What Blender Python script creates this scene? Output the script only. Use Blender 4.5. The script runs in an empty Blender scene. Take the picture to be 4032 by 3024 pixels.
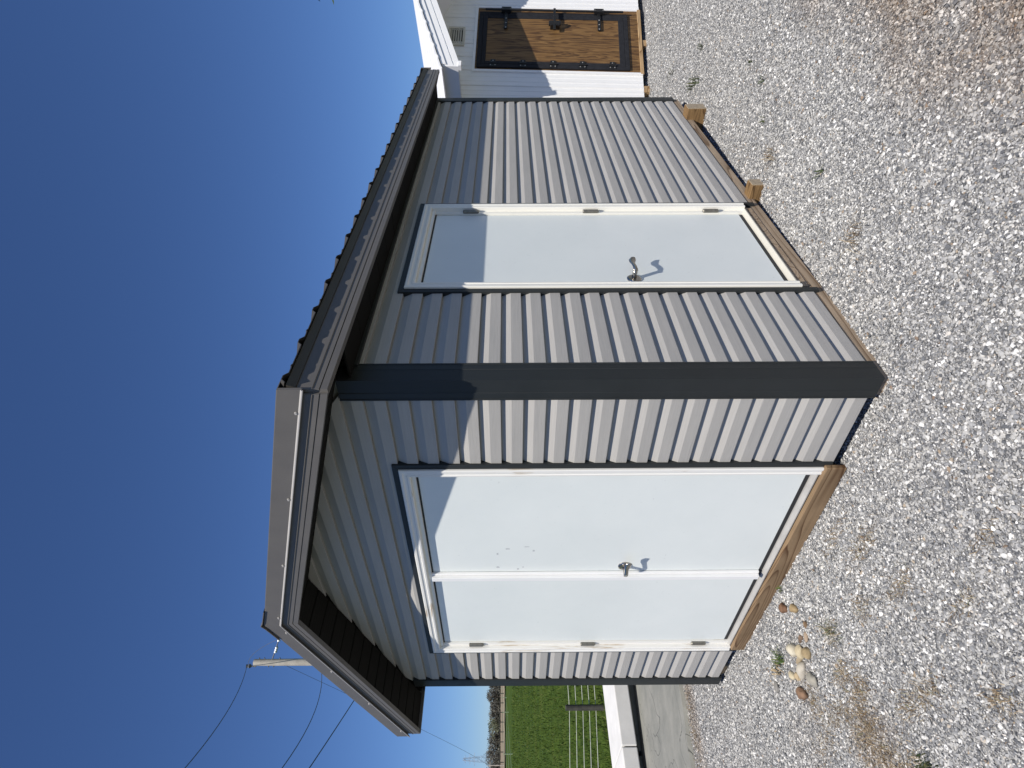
import bpy, bmesh, math, random
import numpy as np
from mathutils import Matrix, Vector
random.seed(7); rng = np.random.default_rng(7)
scene = bpy.context.scene
COL = scene.collection

# ------------------------------------------------------------------ camera, sky, sun, exposure
CAM = Vector((1.6462, -1.9283, 1.5851))
cam_data = bpy.data.cameras.new("camera")
cam = bpy.data.objects.new("camera", cam_data); COL.objects.link(cam)
cam_data.sensor_fit = 'HORIZONTAL'; cam_data.sensor_width = 36.0
cam_data.lens = 36.0 * 2307.5 / 4032.0
cam_data.clip_start = 0.05; cam_data.clip_end = 6000
# the phone was held on its side: picture-right points down, picture-up points right
ax = Vector((-0.00133, -0.00687, -0.99998)); ay = Vector((0.75676, 0.65367, -0.0055)); az = Vector((0.65369, -0.75675, 0.00433))
M = Matrix((ax, ay, az)).transposed().to_4x4(); M.translation = CAM
cam.matrix_world = M
scene.camera = cam

SUN = Vector((0.77, -1.0, 1.9)).normalized()
SUN_EL = math.asin(SUN.z); SUN_AZ = math.atan2(SUN.x, SUN.y)
world = bpy.data.worlds.new("World"); scene.world = world; world.use_nodes = True
wn = world.node_tree.nodes; wl = world.node_tree.links
sky = wn.new('ShaderNodeTexSky'); sky.sky_type = 'NISHITA'; sky.sun_disc = False
sky.sun_elevation = SUN_EL; sky.sun_rotation = SUN_AZ
sky.altitude = 200; sky.air_density = 0.95; sky.dust_density = 0.0; sky.ozone_density = 9.0
bg = wn['Background']; bg.inputs['Strength'].default_value = 0.070
wb = wn.new('ShaderNodeMix'); wb.data_type = 'RGBA'; wb.blend_type = 'MULTIPLY'; wb.inputs['Factor'].default_value = 1
wb.inputs[7].default_value = (0.97, 1.06, 1.27, 1)      # the phone's cool daylight balance, even over the whole sky
wl.new(sky.outputs['Color'], wb.inputs[6]); wl.new(wb.outputs[2], bg.inputs['Color'])
sl = bpy.data.lights.new("sun", 'SUN'); sl.energy = 5.0; sl.angle = math.radians(0.53); sl.color = (1.0, 0.94, 0.85)
sun = bpy.data.objects.new("sun", sl); COL.objects.link(sun)
sun.rotation_euler = (-SUN).to_track_quat('-Z', 'Y').to_euler(); sun.location = (5, -6, 12)
vs = scene.view_settings
vs.view_transform = 'Standard'; vs.look = 'None'; vs.exposure = 0.10; vs.gamma = 1.0; vs.use_curve_mapping = False

# ------------------------------------------------------------------ materials
def new_mat(name):
    m = bpy.data.materials.new(name); m.use_nodes = True
    nt = m.node_tree; return m, nt, nt.nodes['Principled BSDF']
def N(nt, t, **kw):
    n = nt.nodes.new(t)
    for k, v in kw.items():
        if k in n.inputs.keys() if hasattr(n.inputs, 'keys') else False: n.inputs[k].default_value = v
        else: setattr(n, k, v)
    return n
def ramp(nt, fac, stops, interp='LINEAR'):
    r = nt.nodes.new('ShaderNodeValToRGB'); cr = r.color_ramp; cr.interpolation = interp
    while len(cr.elements) < len(stops): cr.elements.new(0.5)
    for e, (p, c) in zip(cr.elements, stops):
        e.position = p; e.color = (c[0], c[1], c[2], 1) if len(c) == 3 else c
    nt.links.new(fac, r.inputs['Fac']); return r
def coords(nt, scale=(1, 1, 1), rot=(0, 0, 0), src='Object', jitter=False):
    tc = nt.nodes.new('ShaderNodeTexCoord'); mp = nt.nodes.new('ShaderNodeMapping')
    mp.inputs['Scale'].default_value = scale; mp.inputs['Rotation'].default_value = rot
    nt.links.new(tc.outputs[src], mp.inputs['Vector'])
    if jitter:
        oi = nt.nodes.new('ShaderNodeObjectInfo'); vm = nt.nodes.new('ShaderNodeVectorMath'); vm.operation = 'SCALE'
        vm.inputs[0].default_value = (37.1, 19.3, 53.7); nt.links.new(oi.outputs['Random'], vm.inputs['Scale'])
        nt.links.new(vm.outputs[0], mp.inputs['Location'])
    return mp.outputs['Vector']
def noise(nt, vec, scale, detail=4, rough=0.55, dist=0.0):
    n = nt.nodes.new('ShaderNodeTexNoise'); n.inputs['Scale'].default_value = scale; n.inputs['Detail'].default_value = detail
    n.inputs['Roughness'].default_value = rough; n.inputs['Distortion'].default_value = dist
    if vec is not None: nt.links.new(vec, n.inputs['Vector'])
    return n
def bump(nt, height, bsdf, strength=0.2, dist=0.01, prev=None):
    b = nt.nodes.new('ShaderNodeBump'); b.inputs['Strength'].default_value = strength; b.inputs['Distance'].default_value = dist
    nt.links.new(height, b.inputs['Height'])
    if prev is not None: nt.links.new(prev, b.inputs['Normal'])
    nt.links.new(b.outputs['Normal'], bsdf.inputs['Normal']); return b.outputs['Normal']
def mix(nt, fac, a, b):
    m = nt.nodes.new('ShaderNodeMix'); m.data_type = 'RGBA'
    for sock, v in ((m.inputs['Factor'], fac), (m.inputs[6], a), (m.inputs[7], b)):
        if isinstance(v, (int, float)): sock.default_value = v
        elif isinstance(v, tuple): sock.default_value = (*v, 1)
        else: nt.links.new(v, sock)
    return m.outputs[2]

def mottled(name, c0, c1, scale=6, rough=0.5, metallic=0.0, bs=0.05, bscale=60, spec=0.5, jitter=True, bd=0.004):
    m, nt, b = new_mat(name)
    v = coords(nt, jitter=jitter)
    n = noise(nt, v, scale, 5); r = ramp(nt, n.outputs['Fac'], [(0.3, c0), (0.7, c1)])
    nt.links.new(r.outputs['Color'], b.inputs['Base Color'])
    n2 = noise(nt, v, bscale, 3); bump(nt, n2.outputs['Fac'], b, bs, bd)
    rr = ramp(nt, n.outputs['Fac'], [(0.2, (rough * 0.85,) * 3), (0.8, (min(1, rough * 1.15),) * 3)])
    nt.links.new(rr.outputs['Color'], b.inputs['Roughness'])
    b.inputs['Metallic'].default_value = metallic; b.inputs['Specular IOR Level'].default_value = spec
    return m

def siding_mat():
    m, nt, b = new_mat("grey_vinyl")
    v = coords(nt, (1.6, 60, 60), jitter=True)          # grain runs along the board (local X)
    n = noise(nt, v, 3.0, 6, 0.6, 1.2)
    v2 = coords(nt, (0.9, 4, 4), jitter=True); n2 = noise(nt, v2, 2.0, 3)
    r = ramp(nt, n.outputs['Fac'], [(0.25, (0.37, 0.357, 0.335)), (0.75, (0.435, 0.42, 0.393))])
    tint = ramp(nt, n2.outputs['Fac'], [(0.3, (0.95, 0.95, 0.95)), (0.7, (1.04, 1.035, 1.03))])
    mm = nt.nodes.new('ShaderNodeMix'); mm.data_type = 'RGBA'; mm.blend_type = 'MULTIPLY'; mm.inputs['Factor'].default_value = 1
    nt.links.new(r.outputs['Color'], mm.inputs[6]); nt.links.new(tint.outputs['Color'], mm.inputs[7])
    nt.links.new(mm.outputs[2], b.inputs['Base Color'])
    bump(nt, n.outputs['Fac'], b, 0.22, 0.0035)
    b.inputs['Roughness'].default_value = 0.62; b.inputs['Specular IOR Level'].default_value = 0.35
    return m
def wood_mat(name, light, dark, axis='X', ring=9.0, rough=0.75, stretch=0.55, **kw):
    m, nt, b = new_mat(name)
    sc = {'X': (stretch, 6, 6), 'Y': (6, stretch, 6), 'Z': (6, 6, stretch)}[axis]
    n0 = noise(nt, coords(nt, sc, jitter=True), 1.15, 1.5, 0.4, 0.25)
    w = nt.nodes.new('ShaderNodeMath'); w.operation = 'MULTIPLY'; w.inputs[1].default_value = ring * 1.7; nt.links.new(n0.outputs['Fac'], w.inputs[0])
    fr = nt.nodes.new('ShaderNodeMath'); fr.operation = 'FRACT'; nt.links.new(w.outputs[0], fr.inputs[0])
    fine = {'X': (3, 160, 160), 'Y': (160, 3, 160), 'Z': (160, 160, 3)}[axis]
    n1 = noise(nt, coords(nt, fine, jitter=True), 1.0, 3)
    n2 = noise(nt, coords(nt, (2, 2, 2), jitter=True), 1.6, 4)
    mid = tuple(0.55 * a + 0.45 * c for a, c in zip(light, dark))
    r = ramp(nt, fr.outputs[0], [(0.0, tuple(1.06 * c for c in light)), (0.55, light), (0.80, mid), (0.91, dark), (0.95, dark), (1.0, light)])
    r2 = ramp(nt, n1.outputs['Fac'], [(0.3, (0.80,) * 3), (0.7, (1.08,) * 3)]); r3 = ramp(nt, n2.outputs['Fac'], [(0.3, (0.80, 0.79, 0.78)), (0.7, (1.1,) * 3)])
    col = r.outputs['Color']
    for q in (r2, r3):
        mm = nt.nodes.new('ShaderNodeMix'); mm.data_type = 'RGBA'; mm.blend_type = 'MULTIPLY'; mm.inputs['Factor'].default_value = 1
        nt.links.new(col, mm.inputs[6]); nt.links.new(q.outputs['Color'], mm.inputs[7]); col = mm.outputs[2]
    nt.links.new(col, b.inputs['Base Color']); bump(nt, n1.outputs['Fac'], b, 0.25, 0.003)
    b.inputs['Roughness'].default_value = rough; b.inputs['Specular IOR Level'].default_value = 0.25
    return m
def painted_wood_mat():
    m, nt, b = new_mat("worn_white_paint")
    n = noise(nt, coords(nt, (5, 70, 70), jitter=True), 1.0, 5, 0.6, 0.6)
    n2 = noise(nt, coords(nt, (1.2, 3, 3), jitter=True), 2.0, 3)
    mu = nt.nodes.new('ShaderNodeMath'); mu.operation = 'MULTIPLY'
    nt.links.new(n.outputs['Fac'], mu.inputs[0]); nt.links.new(n2.outputs['Fac'], mu.inputs[1])
    r = ramp(nt, mu.outputs[0], [(0.31, (0.78, 0.77, 0.73)), (0.37, (0.60, 0.54, 0.45)), (0.44, (0.45, 0.36, 0.27))])
    nt.links.new(r.outputs['Color'], b.inputs['Base Color']); bump(nt, n.outputs['Fac'], b, 0.15, 0.002)
    b.inputs['Roughness'].default_value = 0.55
    return m
def steel_door_mat():
    m, nt, b = new_mat("white_steel")
    v = coords(nt, jitter=True)
    n = noise(nt, v, 2.2, 6, 0.6); n2 = noise(nt, v, 34, 3, 0.7); n3 = noise(nt, v, 260, 2)
    r = ramp(nt, n.outputs['Fac'], [(0.3, (0.71, 0.75, 0.735)), (0.7, (0.76, 0.795, 0.775))])
    sp = ramp(nt, n2.outputs['Fac'], [(0.22, (0.84,) * 3), (0.33, (1.0,) * 3)])
    mm = nt.nodes.new('ShaderNodeMix'); mm.data_type = 'RGBA'; mm.blend_type = 'MULTIPLY'; mm.inputs['Factor'].default_value = 1
    nt.links.new(r.outputs['Color'], mm.inputs[6]); nt.links.new(sp.outputs['Color'], mm.inputs[7])
    nt.links.new(mm.outputs[2], b.inputs['Base Color'])
    bp = bump(nt, n3.outputs['Fac'], b, 0.06, 0.002); bump(nt, n.outputs['Fac'], b, 0.08, 0.02, bp)
    b.inputs['Roughness'].default_value = 0.42
    return m
def plywood_mat():
    m, nt, b = new_mat("plywood")
    v = coords(nt, (7, 7, 0.55), jitter=True)
    n0 = noise(nt, v, 1.3, 4, 0.55, 0.4)
    w = nt.nodes.new('ShaderNodeMath'); w.operation = 'MULTIPLY'; w.inputs[1].default_value = 9.0
    nt.links.new(n0.outputs['Fac'], w.inputs[0])
    fr = nt.nodes.new('ShaderNodeMath'); fr.operation = 'FRACT'; nt.links.new(w.outputs[0], fr.inputs[0])
    n1 = noise(nt, coords(nt, (90, 90, 5), jitter=True), 1.0, 3)
    r = ramp(nt, fr.outputs[0], [(0.0, (0.225, 0.125, 0.043)), (0.5, (0.165, 0.085, 0.026)), (0.86, (0.06, 0.026, 0.007)), (1.0, (0.20, 0.108, 0.036))])
    r2 = ramp(nt, n1.outputs['Fac'], [(0.3, (0.75,) * 3), (0.7, (1.08,) * 3)])
    mm = nt.nodes.new('ShaderNodeMix'); mm.data_type = 'RGBA'; mm.blend_type = 'MULTIPLY'; mm.inputs['Factor'].default_value = 1
    nt.links.new(r.outputs['Color'], mm.inputs[6]); nt.links.new(r2.outputs['Color'], mm.inputs[7])
    nt.links.new(mm.outputs[2], b.inputs['Base Color'])
    bump(nt, n1.outputs['Fac'], b, 0.15, 0.002); b.inputs['Roughness'].default_value = 0.65
    return m
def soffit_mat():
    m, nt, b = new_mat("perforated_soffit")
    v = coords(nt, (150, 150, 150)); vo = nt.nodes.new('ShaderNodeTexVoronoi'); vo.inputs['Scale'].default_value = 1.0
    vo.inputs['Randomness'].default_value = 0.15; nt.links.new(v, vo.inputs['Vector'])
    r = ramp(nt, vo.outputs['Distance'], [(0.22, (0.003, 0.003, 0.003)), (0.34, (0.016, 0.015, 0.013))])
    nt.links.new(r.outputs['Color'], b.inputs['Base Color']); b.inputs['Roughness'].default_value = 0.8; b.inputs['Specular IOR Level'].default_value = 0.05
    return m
def stone_gravel_mat():
    m, nt, b = new_mat("crushed_limestone")
    oi = nt.nodes.new('ShaderNodeObjectInfo')
    r = ramp(nt, oi.outputs['Random'], [(0.0, (0.095, 0.10, 0.108)), (0.11, (0.18, 0.185, 0.195)), (0.34, (0.295, 0.297, 0.30)), (0.60, (0.41, 0.408, 0.40)),
                                        (0.78, (0.48, 0.47, 0.445)), (0.89, (0.64, 0.635, 0.615)), (0.968, (0.82, 0.81, 0.79)), (0.99, (0.36, 0.29, 0.21)), (1.0, (0.22, 0.16, 0.12))])
    n = noise(nt, coords(nt), 160, 3)
    sp = ramp(nt, n.outputs['Fac'], [(0.3, (0.82,) * 3), (0.7, (1.12,) * 3)])
    mm = nt.nodes.new('ShaderNodeMix'); mm.data_type = 'RGBA'; mm.blend_type = 'MULTIPLY'; mm.inputs['Factor'].default_value = 1
    nt.links.new(r.outputs['Color'], mm.inputs[6]); nt.links.new(sp.outputs['Color'], mm.inputs[7])
    # dusty, earth-stained parts of the yard
    dirt = dirt_mask(nt)
    mul = nt.nodes.new('ShaderNodeMix'); mul.data_type = 'RGBA'; mul.blend_type = 'MULTIPLY'
    nt.links.new(dirt, mul.inputs['Factor']); nt.links.new(mm.outputs[2], mul.inputs[6]); mul.inputs[7].default_value = (0.73, 0.64, 0.56, 1)
    nt.links.new(mul.outputs[2], b.inputs['Base Color']); b.inputs['Roughness'].default_value = 0.85
    b.inputs['Specular IOR Level'].default_value = 0.25
    return m
def dirt_mask(nt):
    """0..1: where earth shows through the gravel (a trodden strip beside the drive and the weedy corner by the slab)."""
    g = nt.nodes.new('ShaderNodeNewGeometry'); tot = None
    nz = noise(nt, g.outputs['Position'], 2.3, 5, 0.65)
    for (cx, cy, rx, ry, amp) in ((1.46, 0.80, 0.46, 1.3, 1.2), (1.22, 1.6, 0.22, 0.8, 0.8), (-1.32, -0.98, 0.22, 0.18, 0.45), (-1.9, -0.75, 0.3, 0.18, 0.2), (-4.12, 0.1, 0.16, 0.9, 0.8), (-1.75, -0.5, 0.14, 0.2, 0.4)):
        s = nt.nodes.new('ShaderNodeVectorMath'); s.operation = 'SUBTRACT'; s.inputs[1].default_value = (cx, cy, 0)
        nt.links.new(g.outputs['Position'], s.inputs[0])
        d = nt.nodes.new('ShaderNodeVectorMath'); d.operation = 'MULTIPLY'; d.inputs[1].default_value = (1 / rx, 1 / ry, 0)
        nt.links.new(s.outputs[0], d.inputs[0])
        l = nt.nodes.new('ShaderNodeVectorMath'); l.operation = 'LENGTH'; nt.links.new(d.outputs[0], l.inputs[0])
        q = nt.nodes.new('ShaderNodeMapRange'); q.interpolation_type = 'SMOOTHSTEP'
        q.inputs['From Min'].default_value = 1.5; q.inputs['From Max'].default_value = 0.3; q.inputs['To Max'].default_value = amp
        nt.links.new(l.outputs['Value'], q.inputs['Value'])
        if tot is None: tot = q.outputs[0]
        else:
            a = nt.nodes.new('ShaderNodeMath'); a.operation = 'MAXIMUM'; nt.links.new(tot, a.inputs[0]); nt.links.new(q.outputs[0], a.inputs[1]); tot = a.outputs[0]
    nr = ramp(nt, nz.outputs['Fac'], [(0.35, (0.25,) * 3), (0.62, (1,) * 3)])
    o = nt.nodes.new('ShaderNodeMath'); o.operation = 'MULTIPLY'; o.use_clamp = True
    nt.links.new(tot, o.inputs[0]); nt.links.new(nr.outputs['Color'], o.inputs[1])
    return o.outputs[0]
def yard_mat():
    m, nt, b = new_mat("gravel_fines")
    g = nt.nodes.new('ShaderNodeNewGeometry')
    vo = nt.nodes.new('ShaderNodeTexVoronoi'); vo.inputs['Scale'].default_value = 75; nt.links.new(g.outputs['Position'], vo.inputs['Vector'])
    sep = nt.nodes.new('ShaderNodeSeparateColor'); nt.links.new(vo.outputs['Color'], sep.inputs[0])
    r = ramp(nt, sep.outputs[0], [(0.0, (0.16, 0.165, 0.18)), (0.4, (0.32, 0.32, 0.325)), (0.8, (0.42, 0.41, 0.39)), (1.0, (0.62, 0.61, 0.58))])
    edge = ramp(nt, vo.outputs['Distance'], [(0.1, (1,) * 3), (0.55, (0.55,) * 3)])
    mm = nt.nodes.new('ShaderNodeMix'); mm.data_type = 'RGBA'; mm.blend_type = 'MULTIPLY'; mm.inputs['Factor'].default_value = 1
    nt.links.new(r.outputs['Color'], mm.inputs[6]); nt.links.new(edge.outputs['Color'], mm.inputs[7])
    col = mix(nt, dirt_mask(nt), mm.outputs[2], (0.17, 0.13, 0.10))
    nt.links.new(col, b.inputs['Base Color'])
    inv = nt.nodes.new('ShaderNodeMath'); inv.operation = 'SUBTRACT'; inv.inputs[0].default_value = 1; nt.links.new(vo.outputs['Distance'], inv.inputs[1])
    bump(nt, inv.outputs[0], b, 0.7, 0.012); b.inputs['Roughness'].default_value = 0.9
    return m
def field_mat():
    m, nt, b = new_mat("pasture")
    g = nt.nodes.new('ShaderNodeNewGeometry')
    n = noise(nt, g.outputs['Position'], 0.35, 6, 0.65); n2 = noise(nt, g.outputs['Position'], 2.2, 5, 0.7)
    r = ramp(nt, n.outputs['Fac'], [(0.3, (0.036, 0.066, 0.010)), (0.55, (0.056, 0.092, 0.013)), (0.75, (0.095, 0.118, 0.024))])
    r2 = ramp(nt, n2.outputs['Fac'], [(0.3, (0.6,) * 3), (0.7, (1.35,) * 3)])
    mm = nt.nodes.new('ShaderNodeMix'); mm.data_type = 'RGBA'; mm.blend_type = 'MULTIPLY'; mm.inputs['Factor'].default_value = 1
    nt.links.new(r.outputs['Color'], mm.inputs[6]); nt.links.new(r2.outputs['Color'], mm.inputs[7])
    nt.links.new(mm.outputs[2], b.inputs['Base Color']); bump(nt, n2.outputs['Fac'], b, 1.0, 0.25)
    b.inputs['Roughness'].default_value = 0.95; b.inputs['Specular IOR Level'].default_value = 0.1
    return m
def concrete_mat(name, c0, c1, scale=3.0, cracks=True):
    m, nt, b = new_mat(name)
    g = nt.nodes.new('ShaderNodeNewGeometry')
    n = noise(nt, g.outputs['Position'], scale, 7, 0.62); n2 = noise(nt, g.outputs['Position'], 90, 3)
    n3 = noise(nt, g.outputs['Position'], 0.9, 3, 0.5, 1.2)
    r = ramp(nt, n.outputs['Fac'], [(0.25, c0), (0.7, c1)]); col = r.outputs['Color']
    nrm = bump(nt, n2.outputs['Fac'], b, 0.25, 0.004)
    if cracks:
        ab = nt.nodes.new('ShaderNodeMath'); ab.operation = 'SUBTRACT'; ab.inputs[1].default_value = 0.5; nt.links.new(n3.outputs['Fac'], ab.inputs[0])
        a2 = nt.nodes.new('ShaderNodeMath'); a2.operation = 'ABSOLUTE'; nt.links.new(ab.outputs[0], a2.inputs[0])
        cr = ramp(nt, a2.outputs[0], [(0.0, (0,) * 3), (0.0028, (1,) * 3)])
        col = mix(nt, cr.outputs['Color'], tuple(0.72 * c for c in c0), col)
        nrm = bump(nt, cr.outputs['Color'], b, 0.6, 0.01, nrm)
        n4 = noise(nt, g.outputs['Position'], 4, 5); bump(nt, n4.outputs['Fac'], b, 0.35, 0.03, nrm)
    nt.links.new(col, b.inputs['Base Color']); b.inputs['Roughness'].default_value = 0.9
    return m
def simple(name, c, rough=0.5, metallic=0.0, spec=0.5, var=0.12, scale=8):
    return mottled(name, tuple(x * (1 - var) for x in c), tuple(min(1, x * (1 + var)) for x in c), scale, rough, metallic, 0.04, 80, spec)
def leaf_mat(name, stops):
    m, nt, b = new_mat(name)
    g = nt.nodes.new('ShaderNodeNewGeometry')
    r = ramp(nt, g.outputs['Random Per Island'], stops)
    nt.links.new(r.outputs['Color'], b.inputs['Base Color']); b.inputs['Roughness'].default_value = 0.8; b.inputs['Specular IOR Level'].default_value = 0.15
    return m

MAT = dict(
    siding=siding_mat(),
    charcoal=simple("charcoal_trim", (0.021, 0.024, 0.025), 0.5, spec=0.35, var=0.08),
    fascia=simple("grey_metal_trim", (0.128, 0.120, 0.112), 0.5, spec=0.25, var=0.05),
    lip=simple("sunlit_hem_metal", (0.42, 0.40, 0.38), 0.4, var=0.05),  # hem's sun-caught brightness put into a paler colour than the trim; screws share it
    roofmetal=simple("roof_sheet_metal", (0.045, 0.042, 0.038), 0.5, spec=0.4, var=0.06),
    soffit=soffit_mat(), door=steel_door_mat(), paint=painted_wood_mat(),
    cleanpaint=simple("white_trim_paint", (0.80, 0.785, 0.72), 0.5, var=0.02),
    astragal=simple("white_vinyl_strip", (0.82, 0.82, 0.81), 0.45, var=0.02),
    aluminium=simple("aluminium", (0.40, 0.39, 0.37), 0.5, 0.15, var=0.1),
    nickel=simple("satin_nickel", (0.42, 0.40, 0.37), 0.25, 1.0, var=0.05),
    hinge=simple("hinge_steel", (0.20, 0.19, 0.165), 0.45, 0.6, var=0.2, scale=60),
    rubber=simple("black_rubber", (0.018, 0.019, 0.021), 0.6, var=0.2),
    gasket=simple("grey_black_gasket", (0.022, 0.023, 0.027), 0.8, spec=0.15, var=0.2, scale=20),
    black=simple("black_iron", (0.008, 0.008, 0.009), 0.5, var=0.1),
    runner=wood_mat("treated_runner", (0.40, 0.305, 0.21), (0.19, 0.125, 0.075), 'Y', 8.0, stretch=0.4),
    board=wood_mat("treated_board", (0.25, 0.17, 0.098), (0.10, 0.052, 0.024), 'X', 9.0, stretch=0.42),
    block=wood_mat("treated_block", (0.25, 0.155, 0.07), (0.10, 0.055, 0.022), 'X', 12.0),
    endgrain=simple("end_grain", (0.36, 0.29, 0.20), 0.8, var=0.2, scale=60),
    plainwood=wood_mat("raw_pine", (0.44, 0.30, 0.16), (0.22, 0.13, 0.06), 'X', 8.0),
    plywood=plywood_mat(),
    whitemetal=simple("white_sheet_metal", (0.80, 0.80, 0.79), 0.42, var=0.015),
    whitefascia=simple("white_fascia_metal", (0.82, 0.82, 0.815), 0.4, var=0.015),
    vent=simple("vent_plastic", (0.55, 0.53, 0.46), 0.6, var=0.05),
    dark=simple("dark_interior", (0.02, 0.02, 0.02), 0.9, var=0.1),
    gravel=stone_gravel_mat(), yard=yard_mat(), field=field_mat(),
    apron=concrete_mat("weathered_concrete", (0.165, 0.17, 0.152), (0.28, 0.275, 0.245)),
    bunk=concrete_mat("pale_concrete", (0.60, 0.595, 0.57), (0.72, 0.71, 0.68), 4.0, False),
    bare=mottled("bare_soil", (0.22, 0.175, 0.12), (0.33, 0.275, 0.20), 0.15, 0.95, spec=0.1, jitter=False),
    post=mottled("weathered_post", (0.04, 0.04, 0.036), (0.085, 0.08, 0.07), 9, 0.9, spec=0.2),
    polewood=mottled("pole_wood", (0.34, 0.31, 0.27), (0.52, 0.48, 0.42), 3, 0.85, spec=0.2),
    polytape=simple("white_polywire", (0.70, 0.72, 0.62), 0.6, var=0.05),
    fencegreen=simple("galvanised_wire", (0.34, 0.42, 0.26), 0.6, var=0.1),
    cable=simple("cable", (0.10, 0.11, 0.13), 0.6, var=0.1),
    porcelain=simple("porcelain", (0.62, 0.66, 0.70), 0.25, var=0.1),
    pylon=simple("hazed_pylon_steel", (0.36, 0.43, 0.54), 0.6, var=0.05),  # pale blue of distance haze put into the steel's base colour
    bark=mottled("grey_bark", (0.09, 0.075, 0.06), (0.17, 0.145, 0.12), 6, 0.95, spec=0.1),
    twig=leaf_mat("bare_twigs", [(0.0, (0.075, 0.075, 0.066)), (0.5, (0.125, 0.124, 0.106)), (1.0, (0.18, 0.178, 0.15))]),
    budding=leaf_mat("budding_twigs", [(0.0, (0.10, 0.12, 0.075)), (0.5, (0.17, 0.19, 0.12)), (1.0, (0.22, 0.22, 0.16))]),
    leaf=leaf_mat("young_leaves", [(0.0, (0.035, 0.065, 0.02)), (0.5, (0.07, 0.10, 0.035)), (1.0, (0.12, 0.14, 0.06))]),
    blade=leaf_mat("grass_blades", [(0.0, (0.030, 0.060, 0.012)), (0.5, (0.055, 0.10, 0.02)), (0.8, (0.10, 0.135, 0.04)), (1.0, (0.20, 0.19, 0.08))]),
    pastureblade=leaf_mat("pasture_blades", [(0.0, (0.030, 0.058, 0.009)), (0.5, (0.054, 0.092, 0.012)), (0.85, (0.088, 0.122, 0.022)), (1.0, (0.13, 0.145, 0.045))]),
    dry=leaf_mat("dry_grass", [(0.0, (0.10, 0.065, 0.035)), (0.4, (0.20, 0.145, 0.085)), (0.75, (0.31, 0.24, 0.15)), (0.93, (0.42, 0.35, 0.25)), (1.0, (0.10, 0.12, 0.04))]),
    mixed=leaf_mat("mixed_blades", [(0.0, (0.04, 0.065, 0.018)), (0.3, (0.09, 0.11, 0.04)), (0.5, (0.20, 0.15, 0.09)), (0.8, (0.33, 0.26, 0.16)), (1.0, (0.42, 0.36, 0.25))]),
    weed=leaf_mat("dark_weed", [(0.0, (0.025, 0.04, 0.015)), (0.6, (0.05, 0.07, 0.028)), (1.0, (0.12, 0.11, 0.05))]),
)

# ------------------------------------------------------------------ mesh helpers
class MB:
    def __init__(s): s.v = []; s.f = []; s.mi = []
    def add(s, vs_, fs, mi=0):
        o = len(s.v); s.v += [tuple(p) for p in vs_]; s.f += [tuple(o + i for i in f) for f in fs]; s.mi += [mi] * len(fs); return s
    def box(s, x0, x1, y0, y1, z0, z1, mi=0):
        p = [(x, y, z) for z in (z0, z1) for y in (y0, y1) for x in (x0, x1)]
        return s.add(p, [(0, 2, 3, 1), (4, 5, 7, 6), (0, 1, 5, 4), (2, 6, 7, 3), (0, 4, 6, 2), (1, 3, 7, 5)], mi)
    def prism(s, loop0, loop1, mi=0):
        n = len(loop0); fs = [(i, (i + 1) % n, n + (i + 1) % n, n + i) for i in range(n)]
        return s.add(list(loop0) + list(loop1), fs + [tuple(range(n - 1, -1, -1)), tuple(range(n, 2 * n))], mi)
    def tube(s, pts, r, seg=8, mi=0, cap=True):
        pts = [Vector(p) for p in pts]; rs = r if isinstance(r, (list, tuple)) else [r] * len(pts); rings = []
        for i, p in enumerate(pts):
            d = (pts[min(i + 1, len(pts) - 1)] - pts[max(i - 1, 0)]).normalized()
            a = Vector((0, 0, 1)) if abs(d.z) < 0.9 else Vector((1, 0, 0))
            u = d.cross(a).normalized(); w = d.cross(u)
            rings.append([p + (u * math.cos(2 * math.pi * k / seg) + w * math.sin(2 * math.pi * k / seg)) * rs[i] for k in range(seg)])
        vs_ = [q for rg in rings for q in rg]; fs = []
        for i in range(len(pts) - 1):
            for k in range(seg): fs.append((i * seg + k, i * seg + (k + 1) % seg, (i + 1) * seg + (k + 1) % seg, (i + 1) * seg + k))
        if cap: fs += [tuple(range(seg - 1, -1, -1)), tuple((len(pts) - 1) * seg + k for k in range(seg))]
        return s.add(vs_, fs, mi)
    def mesh(s, name, mats, smooth=False):
        me = bpy.data.meshes.new(name); me.from_pydata(s.v, [], s.f)
        for m in (mats if isinstance(mats, (list, tuple)) else [mats]): me.materials.append(m)
        for p, i in zip(me.polygons, s.mi): p.material_index = i; p.use_smooth = smooth
        bm = bmesh.new(); bm.from_mesh(me); bmesh.ops.recalc_face_normals(bm, faces=bm.faces); bm.to_mesh(me); bm.free()
        return me
    def build(s, name, mats, parent=None, bevel=0.0, smooth=False, seg=1):
        return link(name, s.mesh(name, mats, smooth), parent, bevel, seg)
def link(name, me, parent=None, bevel=0.0, seg=1):
    o = bpy.data.objects.new(name, me); COL.objects.link(o)
    if parent is not None: o.parent = parent
    if bevel:
        b = o.modifiers.new("bevel", 'BEVEL'); b.width = bevel; b.segments = seg; b.limit_method = 'ANGLE'; b.angle_limit = math.radians(40)
    return o
def empty(name, label, cat, loc=(0, 0, 0), group=None):
    o = bpy.data.objects.new(name, None); COL.objects.link(o); o.location = loc; return tag(o, label, cat, group)
def tag(o, label=None, cat=None, group=None, kind=None):
    if label: o["label"] = label
    if cat: o["category"] = cat
    if group: o["group"] = group
    if kind: o["kind"] = kind
    return o
def smooth01(t): t = max(0.0, min(1.0, t)); return t * t * (3 - 2 * t)

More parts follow.
